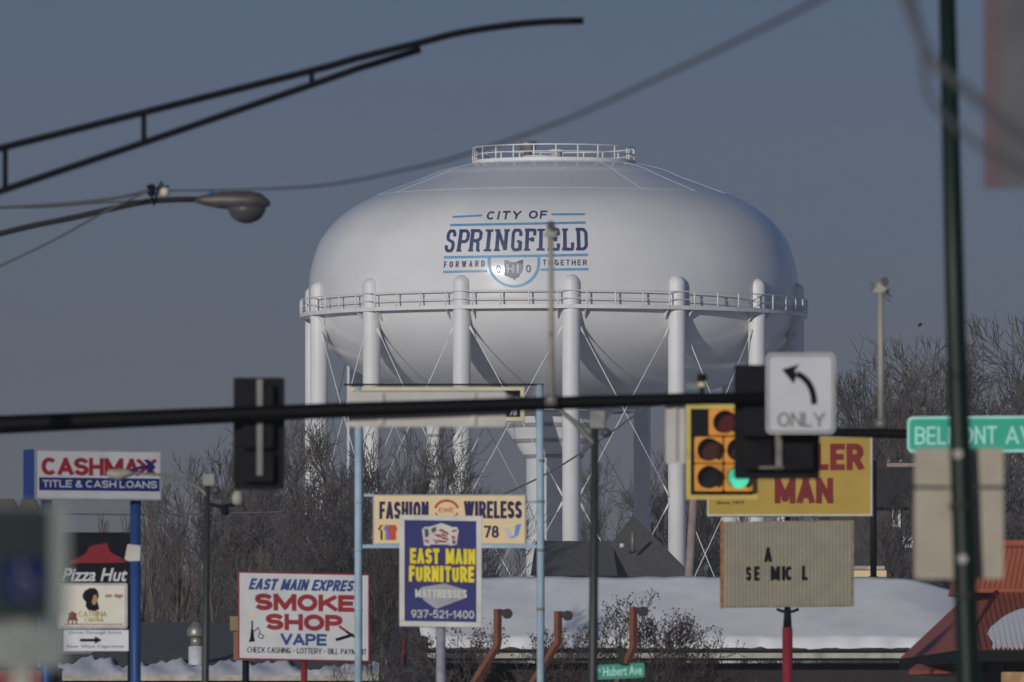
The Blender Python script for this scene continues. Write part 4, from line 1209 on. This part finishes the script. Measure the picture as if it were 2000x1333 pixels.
d1 = d0 + Vector((-.2, 9, 0))
cu = MB().add([d0, d1, d2, d3, u_(d0, .25, .5), u_(d1, .25, -.5), u_(d2, -.3, .5), u_(d3, -.3, -.5)], [(1, 0, 4, 5), (0, 2, 6, 4), (2, 3, 7, 6), (3, 1, 5, 7), (4, 6, 7, 5)])
cup = cu.build('cupola', M['red_roof'], t)
rb = MB()
for k in range(130):
    s = k/129
    rb.tube([d0.lerp(d2, s) + Vector((0, -.01, 0)), u_(d0, .25, .5).lerp(u_(d2, -.3, .5), s) + Vector((0, -.005, 0))], .018, 4, smooth=False)
rb.tube([u_(d0, .2, .45), u_(d2, -.25, .45)], .09, 6)
rb.tube([d0 + Vector((0, -.1, .0)), d2 + Vector((0, -.1, 0))], .06, 6)
rb.build('rib', M['red_roof'], cup)
# snow patch on the front slope
def on_slope(px, py, lift):
    nrm = (e2-e0).cross(c0-e0).normalized()
    if nrm.y > 0: nrm = -nrm
    dirv = P(px, py, 1.0) - Vector((0, 0, CAMZ)); o_ = Vector((0, 0, CAMZ))
    s = (e0 - o_).dot(nrm) / dirv.dot(nrm)
    return o_ + dirv*s + nrm*lift
snp = [(1928, 1240), (1934, 1228), (1946, 1218), (1958, 1208), (1972, 1200), (1986, 1194), (2000, 1190), (2040, 1186), (2090, 1200), (2100, 1240)]
xb = 2100
while xb > 1946:
    snp += [(xb-5, 1271), (xb-9, 1266)]
    xb -= 9
snp += [(1940, 1256)]
sn = MB().prism([on_slope(x, y, .03) for x, y in snp], [on_slope(x, y, .0) for x, y in snp])
sn.build('snow', M['snow'], roof, bevel=.015)
fa = MB()
for a_, b_ in ((e0, e2), (e1, e0)):
    fa.prism([a_ + Vector((0, 0, -.01)), b_ + Vector((0, 0, -.01)), b_ + Vector((0, 0, -.24)), a_ + Vector((0, 0, -.24))],
             [q + Vector((.12, .12, 0)) for q in (a_ + Vector((0, 0, -.01)), b_ + Vector((0, 0, -.01)), b_ + Vector((0, 0, -.24)), a_ + Vector((0, 0, -.24)))])
fa.build('fascia', M['black'], t)
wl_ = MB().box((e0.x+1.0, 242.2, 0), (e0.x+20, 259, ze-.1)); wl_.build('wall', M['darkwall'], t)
MB().box((P(1956, 0, 242).x, 241.9, 0), (P(1956, 0, 242).x+4, 242.19, P(0, 1313, 242).z)).build('brick_panel', M['brick'], t)
zc = P(0, 1318, 250).z
cn = MB().prism([P(1774, 1318, 252), P(1776, 1308, 252), P(1790, 1298, 252.5), P(1812, 1297, 252.5), P(1822, 1304, 252.2), P(1900, 1300, 248), P(1900, 1314, 248)],
                [q + Vector((.8, 5, 0)) for q in (P(1774, 1318, 252), P(1776, 1308, 252), P(1790, 1298, 252.5), P(1812, 1297, 252.5), P(1822, 1304, 252.2), P(1900, 1300, 248), P(1900, 1314, 248))])
cn.build('canopy', M['red_roof'], t)

# low roof with snow at lower left
t = thing('low_shop', 'low dark-roofed shop with patchy snow along its edge at lower left', 'building', (P(430, 1500, 300).x, 300, 0))
dA, dB, dC = 300.0, 305.5, 322.0
x0, x1 = P(60, 0, dA).x, P(775, 0, dA).x
za, zb_, zc = P(0, 1322, dA).z, P(0, 1278, dB).z, P(0, 1216, dC).z
rf = MB().add([(x0, dA, za), (x1, dA, za), (x1, dB, zb_), (x0, dB, zb_)], [(0, 1, 2, 3)])
xa, xb = P(268, 0, dC).x, P(468, 0, dC).x
rf.add([(xa-.8, dB, zb_-.05), (xb+.6, dB, zb_-.05), (xb, dC, zc), (xa, dC, zc)], [(0, 1, 2, 3)])
rf.add([(xa, dC, zc), (xb, dC, zc), (xb+.8, dC+12, za), (xa-.8, dC+12, za)], [(0, 1, 2, 3)])
rf.add([(x0, dB, zb_), (x1, dB, zb_), (x1, dB+20, za-.5), (x0, dB+20, za-.5)], [(0, 1, 2, 3)])
roof = rf.build('roof', M['shingle'], t)
def heightfield(name, pxs, j_n, fx, parent):
    s_ = MB(); rows_ = []
    for j in range(j_n+1):
        rows_.append([fx(x, j/j_n) for x in pxs])
    grid_sheet(s_, rows_, True)
    return s_.build(name, M['snow'], parent)
def snow_fn(x, s):
    wob = .50 + .22*math.sin(x*.021+1.0)*math.sin(x*.007+.4) + .12*math.sin(x*.06) + .07*math.sin(x*.15) + .05*math.sin(x*.33)
    if x < 270: wob = .62 + .2*math.sin(x*.045) + .10*math.sin(x*.13) + .06*math.sin(x*.31)
    ext = max(.12, min(1.0, wob))
    q = s*ext
    d = dA - .1 + (dB-dA)*q
    z = za + (zb_-za)*q
    h = .07*math.sqrt(max(0, math.sin(math.pi*min(1, max(0, s)))))*(1 + .5*math.sin(x*.09 + s*3)) + .03
    return Vector(((x-1000)*K*dA, d, z + h))
heightfield('snow', [62 + 4*k for k in range(178)], 10, snow_fn, roof)
MB().box((x0, dA-.2, P(0, 1330, dA).z), (x1, dA-.05, P(0, 1319, dA).z)).build('fascia', M['fascia'], t)
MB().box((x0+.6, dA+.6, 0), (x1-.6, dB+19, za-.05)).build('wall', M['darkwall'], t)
# metal roof vent
t = thing('roof_vent', 'shiny metal roof vent standing in snow beside the dark light pole', 'vent', P(383, 1300, 303))
c = P(383, 1300, 303); u3 = K*303
MB().lathe(c, [(15*u3, -1.0), (15*u3, 36*u3), (11*u3, 38*u3)], 20).build('base', M['winwhite'], t)
MB().lathe(c + Vector((0, 0, 38*u3)), [(11*u3, 0), (11*u3, 18*u3)], 20).build('neck', M['galv'], t)
MB().lathe(c + Vector((0, 0, 56*u3)), [(17*u3, 0), (18*u3, 4*u3), (18*u3, 14*u3), (12*u3, 22*u3), (9*u3, 24*u3), (8*u3, 28*u3), (1*u3, 29*u3)], 20).build('cap', M['galv'], t)

# dark steeple-like roof
t = thing('steep_roof', 'dark tapering slate roof tower below the blue furniture sign', 'roof tower', (P(792, 1500, 286).x, 287, 0))
dd = 286.0
b0, b1 = [P(745, 1345, dd), P(842, 1345, dd)], [P(768, 1222, dd+2), P(818, 1222, dd+2)]
zz = b0[0].z
v = [b0[0], b0[1], b0[1] + Vector((0, 5, 0)), b0[0] + Vector((0, 5, 0)), b1[0], b1[1], b1[1] + Vector((0, 1, 0)), b1[0] + Vector((0, 1, 0))]
MB().add(v, [(0, 1, 5, 4), (1, 2, 6, 5), (2, 3, 7, 6), (3, 0, 4, 7), (4, 5, 6, 7)]).build('roof', M['slate'], t)
MB().box((b0[0].x+.15, dd+.15, 0), (b0[1].x-.15, dd+4.8, zz-.003)).build('wall', M['darkwall'], t)
MB().tube([P(790, 1228, dd+1.75), P(786, 1300, dd+.6)], .035, 6).build('stripe', M['cm_red'], t)

# grey roofed house before the tower
dh = 500.0
t = thing('grey_house', 'grey shingled house with pointed hip roof between tower legs', 'house', (P(1200, 1500, dh).x, dh+4, 0))
apex = P(1237, 1007, dh+6)
rf = MB().add([P(1140, 1127, dh), P(1356, 1127, dh), apex, apex + Vector((0, 8, 0)), P(1140, 1127, dh) + Vector((0, 16, 0)), P(1356, 1127, dh) + Vector((0, 16, 0))],
              [(0, 1, 2), (0, 2, 3, 4), (1, 5, 3, 2), (4, 3, 5)])
a0, a1 = P(1036, 1125, dh-2), P(1206, 1125, dh-2)
r0, r1 = P(1046, 1057, dh+4), P(1196, 1057, dh+4)
rf.add([a0, a1, r1, r0, r1 + Vector((0, 8, -1.5)), r0 + Vector((0, 8, -1.5))], [(0, 1, 2, 3), (3, 2, 4, 5)])
roof = rf.build('roof', M['shingle'], t)
MB().tube([P(1236, 1078, dh+1.6), P(1236, 1040, dh+1.6)], .09, 10).build('pipe', M['lamp_grey'], roof)
MB().tube([P(1215, 1070, dh+1.4), P(1215, 1062, dh+1.4)], .12, 10).build('pipe', M['winwhite'], roof)
MB().box((P(1046, 0, dh).x, dh+.5, 0), (P(1344, 0, dh).x, dh+12, P(0, 1126, dh).z)).build('wall', M['housebrown'], t)

# dark brown house at right
dh = 425.0
t = thing('brown_house', 'dark brown house with white window frames behind the yellow sign', 'house', (P(1740, 1500, dh).x, dh+4, 0))
w = MB().box(P(1620, 1500, dh) * 1.0 - Vector((0, 0, 1.8)), P(1862, 985, dh) + Vector((0, 10, 0)))
wall = w.build('wall', M['housebrown'], t)
rf = MB().add([P(1610, 990, dh-.6), P(1870, 990, dh-.6), P(1800, 915, dh+5), P(1690, 915, dh+5), P(1610, 990, dh-.6) + Vector((0, 11, 0)), P(1870, 990, dh-.6) + Vector((0, 11, 0))],
              [(0, 1, 2, 3), (0, 3, 4), (1, 5, 2), (3, 2, 5, 4)])
rf.build('roof', M['shingle2'], t)
p = Panel(1741, 990, 1760, 1030, dh-.02)
wn_ = p.frame(MB(), 1742, 991, 1759, 1030, 5, .08, .1).build('window', M['winwhite'], t)
p.rect(MB(), 1747, 996, 1754, 1025, .03, .03).build('pane', M['lamp_glass'], wn_)
p = Panel(1763, 1048, 1783, 1070, dh-.02)
wn_ = p.frame(MB(), 1763, 1049, 1783, 1070, 6, .08, .1).build('window', M['winwhite'], t)
p.rect(MB(), 1769, 1055, 1777, 1064, .03, .03).build('pane', M['lamp_glass'], wn_)
# utility poles
t = thing('utility_pole', 'utility pole whose pale crossarm shows left of the tan sign backs', 'utility pole', ground_pt(P(1800, 1500, 430)))
MB().tube([ground_pt(P(1800, 1500, 430)), P(1800, 892, 430)], [.2, .14], 12).build('pole', M['wood'], t)
MB().box(P(1732, 912, 429.7), P(1868, 905, 429.85)).build('crossarm', M['wood'], t)
for x in (1736, 1760, 1838, 1862):
    MB().lathe(P(x, 905, 429.78), [(.04, 0), (.08, .04), (.08, .10), (.04, .16)], 10).build('insulator', M['lamp_grey'], t)
t = thing('utility_pole', 'leaning pinkish wooden pole rising behind the yellow traffic signal', 'utility pole', ground_pt(P(1340, 1500, 345)))
MB().tube([ground_pt(P(1333, 1500, 345)), P(1346, 1125, 345), P(1355, 975, 345), P(1362, 810, 345)], [.16, .135, .125, .11], 14).build('pole', M['wood'], t)
MB().box(P(1340, 826, 344.75), P(1390, 818, 344.85)).build('crossarm', M['wood'], t)
# roof caps at far left
t = thing('brown_tiled_roof', 'two dark brown roof caps showing below the CASHMAX sign at the left edge', 'building', (P(20, 1500, 275).x, 276, 0))
rc = MB()
for x0, x1, x2, x3 in ((-40, -30, 24, 33), (32, 44, 66, 75)):
    rc.prism([P(x0, 1000, 275), P(x1, 974, 275), P(x2, 974, 275), P(x3, 992, 275), P(x3-6, 1000, 275)], [P(x0, 1000, 275) + Vector((0, 1.2, 0)), P(x1, 974, 275) + Vector((0, 1.2, 0)), P(x2, 974, 275) + Vector((0, 1.2, 0)), P(x3, 992, 275) + Vector((0, 1.2, 0)), P(x3-6, 1000, 275) + Vector((0, 1.2, 0))])
rc.build('roof', mat('brown_tile', (.075, .06, .045), .8, vary=.3, scale=4), t)
MB().box((P(-60, 0, 275).x, 275.1, 0), (P(70, 0, 275).x, 276.1, P(0, 1000, 275).z-.003)).build('wall', M['housebrown'], t)
t = thing('red_storefront', 'strip of red shopfront at the bottom left corner behind the parking sign', 'building', (P(50, 1500, 262).x, 263, 0))
MB().box(P(-60, 1500, 262)-Vector((0, 0, 1.8)), P(108, 1308, 262) + Vector((0, 4, 0))).build('wall', mat('red_siding', A(120, 30, 38), .6, wave=('X', 1.4, .5)), t)
MB().box(P(-62, 1308, 261.9)+Vector((0, 0, .003)), P(110, 1304, 262) + Vector((0, 4, 0))).build('cap', M['black'], t)

# bird
t = thing('bird', 'small black bird flying above the bare trees at the right', 'bird', P(1797, 635, 300))
q = P(1797, 635, 300); u3 = K*300
bd = MB().tube([q + Vector((-4*u3, 0, -4*u3)), q + Vector((-2*u3, 0, -1.5*u3)), q, q + Vector((2.5*u3, 0, 2*u3)), q + Vector((4.5*u3, 0, 3*u3))], [.005, 2.2*u3, 2.8*u3, 1.8*u3, .006], 8)
for s in (-1, 1):
    w0 = [q + Vector((-1*u3, 0, 0)), q + Vector((2*u3, 0, 1*u3)), q + Vector((1*u3, s*.25, 3.5*u3 + s*u3)), q + Vector((-2*u3, s*.3, 3*u3+s*u3))]
    bd.prism(w0, [v_ + Vector((0, 0, -.012)) for v_ in w0])
bd.build('body', M['bird'], t)

# ------------------------------------------------------------------ bare trees
def gen_tree(seed, H, spread, maxlev, kids, twig, upright=.35, first=.22, droop=0.0, blen=.5):
    rnd = random.Random(seed)
    trunk, crown, tips = MB(), MB(), []
    def grow(p, d, L, r, lev):
        nseg = 5 if lev == 0 else (4 if lev == 1 else 3)
        pts, rad = [p], [r]
        dirs = [d]
        q, dv = p, d
        for i in range(nseg):
            j = .14 if lev == 0 else .34
            dv = (dv + Vector((rnd.uniform(-j, j), rnd.uniform(-j, j), rnd.uniform(-j*.5, j) + (.05 if lev else 0) - droop*lev*.03))).normalized()
            q = q + dv*(L/nseg)
            pts.append(q); dirs.append(dv)
            rad.append(max(twig*.75, r*(1 - (.62 if lev == 0 else .75)*(i+1)/nseg)))
        (trunk if lev <= 1 else crown).tube(pts, rad, 7 if lev == 0 else (5 if lev == 1 else 3), cap=False, smooth=lev < 2)
        if lev >= maxlev:
            tips.append(pts[-1]); return
        n = kids[lev]
        for k in range(n):
            s = first + (1-first)*(k + rnd.random()*.9)/n if lev == 0 else .18 + .82*(k + rnd.random())/n
            s = min(s, .999)
            f = s*nseg; i = int(f)
            bp_ = pts[i].lerp(pts[i+1], f-i)
            base = dirs[i+1]
            az = rnd.uniform(0, 2*math.pi)
            o1 = base.orthogonal().normalized(); o2 = base.cross(o1)
            side = o1*math.cos(az) + o2*math.sin(az)
            ang = rnd.uniform(.45, .95)*spread
            nd = (base*math.cos(ang) + side*math.sin(ang) + Vector((0, 0, upright*(.6 if lev else .35)))).normalized()
            nl = L*rnd.uniform(.42, .72)*(1.0 if lev else blen*(1.3 - .7*s)*1.6)
            nr = max(twig, rad[i]*rnd.uniform(.42, .62))
            grow(bp_, nd, nl, nr, lev+1)
        # leader
        if lev: grow(pts[-1], dirs[-1], L*.45, max(twig, rad[-1]), lev+1)
    grow(Vector((0, 0, -.3)), Vector((rnd.uniform(-.05, .05), rnd.uniform(-.05, .05), 1)).normalized(), H*.78, H*.017, 0)
    return trunk, crown, tips

def tree_meshes(name, gen, bark):
    trunk, crown, tips = gen
    out = []
    for nm, mb in (('trunk', trunk), ('crown', crown)):
        me = bpy.data.meshes.new(name + '_' + nm)
        me.from_pydata([tuple(v) for v in mb.v], [], mb.f)
        me.polygons.foreach_set('use_smooth', mb.s)
        me.materials.append(bark)
        out.append(me)
    hh = max(v.z for v in crown.v)
    for me in out: me['h'] = hh
    return out, tips

VAR = [tree_meshes('tree', gen_tree(s, 16, 1.15, 4, [12, 5, 5, 4], .015, up, first=.16, blen=.30), M['bark'])[0] for s, up in ((11, .22), (12, .3), (13, .18), (14, .26))]
SAP = [tree_meshes('sapling', gen_tree(s, 9, .8, 3, [12, 5, 4], .014, .55, .1, blen=.22), M['bark2'])[0] for s in (21, 22)]
def place_tree(var, x, d, ytop, label, group, name='bare_tree', rot=None, full=16.0, wide=1.0, rnd=random.Random(5)):
    base = Vector(((x-1000)*K*d, d, 0))
    zt = P(0, ytop, d).z
    s = zt / var[0]['h']
    wide *= full/var[0]['h'] and 1.0
    t = bpy.data.objects.new(name, None)
    COL.objects.link(t)
    t.location = base
    t.rotation_euler = (0, 0, rnd.uniform(0, 6.28) if rot is None else rot)
    t.scale = (s*wide, s*wide, s)
    t.empty_display_size = .3
    props(t, label, 'tree', group)
    for nm, me in zip(('trunk', 'crown'), var):
        o = bpy.data.objects.new(nm, me)
        COL.objects.link(o)
        o.parent = t
    return t
rt = random.Random(42)
L_THICK = 'bare grey tree in the dense thicket behind the smoke shop sign'
G_THICK = 'bare trees in the left thicket'
tops = [(385, 935), (410, 880), (440, 838), (490, 850), (545, 822), (600, 790), (650, 795), (705, 810), (760, 815), (820, 825), (880, 845), (940, 862)]
for i, (x, y) in enumerate(tops):
    place_tree(VAR[i % 4], x + rt.uniform(-8, 8), rt.uniform(455, 570), y, L_THICK, G_THICK, wide=rt.uniform(.75, .95))
for i in range(13):
    x = 395 + 45*i + rt.uniform(-15, 15)
    place_tree(VAR[(i*3+1) % 4], x, rt.uniform(400, 470), 965 + rt.uniform(-50, 60), 'lower bare tree filling the thicket beneath the taller left trees', G_THICK, wide=rt.uniform(.95, 1.2))
for i, x in enumerate((205, 225, 262, 282, 300, 322)):
    place_tree(SAP[i % 2], x, rt.uniform(360, 420), (1010, 1000, 990, 1005, 960, 975)[i], 'slender brown sapling beside the right blue pole of the CASHMAX sign', 'brown saplings at the left', 'sapling', full=9.0, wide=.55)
for i in range(5):
    place_tree(SAP[(i+1) % 2], 345 + 30*i, 350 + 8*i, 1060 + rt.uniform(-20, 20), 'thin brown sapling rising behind the left dark street light', 'brown saplings at the left', 'sapling', full=9.0, wide=.8)
place_tree(VAR[2], 748, 282, 935, 'forked dark tree standing close between the smoke shop and furniture signs', None, wide=.55)
for i, (x, y, w_) in enumerate(((1175, 880, .4), (1215, 862, .5), (1290, 850, .6), (1325, 900, .5), (1385, 960, .6), (1440, 930, .6))):
    place_tree(VAR[(i+2) % 4], x, 640 + 9*i, y, 'bare tree seen between the tower legs beyond the grey house', 'bare trees beyond the tower', wide=w_*1.7)
for i, (x, y, w_, d) in enumerate(((1640, 720, .95, 470), (1690, 690, .95, 500), (1770, 660, .95, 480), (1820, 640, .95, 455), (1880, 655, .95, 490), (1930, 650, .95, 470), (1985, 610, .95, 440), (2040, 600, .95, 460), (1600, 800, .95, 510), (1740, 740, .95, 530), (1850, 730, .95, 520), (1960, 720, .95, 510))):
    place_tree(VAR[(i+1) % 4], x, d, y, 'tall bare tree behind the green street sign at the right', 'bare trees at the right', wide=w_)
for i, (x, y, w_) in enumerate(((1722, 905, .8), (1775, 880, .8))):
    place_tree(VAR[(i+2) % 4], x, 405 + 6*i, y, 'bare tree standing before the dark brown house at the right', 'bare trees before the brown house', wide=w_)
# shrubs with dark fruit before the snowy roof
def fruit(tips, seed):
    rnd = random.Random(seed); mb = MB()
    for q in tips:
        if rnd.random() < .75:
            for _ in range(3):
                c = q + Vector((rnd.uniform(-.1, .1), rnd.uniform(-.1, .1), rnd.uniform(-.14, .08))); r = rnd.uniform(.012, .03)
                mb.add([c + Vector(v)*r for v in ((1,0,0),(-1,0,0),(0,1,0),(0,-1,0),(0,0,1),(0,0,-1))], [(0,2,4),(2,1,4),(1,3,4),(3,0,4),(2,0,5),(1,2,5),(3,1,5),(0,3,5)], True)
    me = bpy.data.meshes.new('fruit'); me.from_pydata([tuple(v) for v in mb.v], [], mb.f); me.materials.append(M['berry'])
    return me
SHR = []
for s in (31, 32):
    meshes, tips = tree_meshes('shrub', gen_tree(s, 5.2, 1.25, 4, [10, 4, 3, 3], .010, .15, .3), M['bark'])
    SHR.append(meshes + [fruit(tips, s)])
for i, (x, y, w_, lab) in enumerate(((955, 1196, .9, 'small bare shrub with dark fruit under the left bent lamp post'),
                                     (1095, 1180, .9, 'bare shrub with dark fruit behind the middle bent lamp post'),
                                     (1215, 1150, 1.0, 'large bare shrub with dark fruit around the right bent lamp post'),
                                     (1320, 1160, 1.05, 'bare shrub with dark fruit between the right bent lamp post and the red pole'))):
    base = Vector(((x-1000)*K*276, 276 + i*.8, 0))
    s = P(0, y, 276).z/SHR[i % 2][0]['h']
    t = bpy.data.objects.new('fruit_shrub', None); COL.objects.link(t)
    t.location = base; t.scale = (s*w_, s*w_, s); t.rotation_euler = (0, 0, 1.3*i)
    props(t, lab, 'shrub', 'bare fruit shrubs')
    for nm, me in zip(('trunk', 'crown', 'fruit'), SHR[i % 2]):
        o = bpy.data.objects.new(nm, me); COL.objects.link(o); o.parent = t
        if nm == 'fruit': o['kind'] = 'stuff'
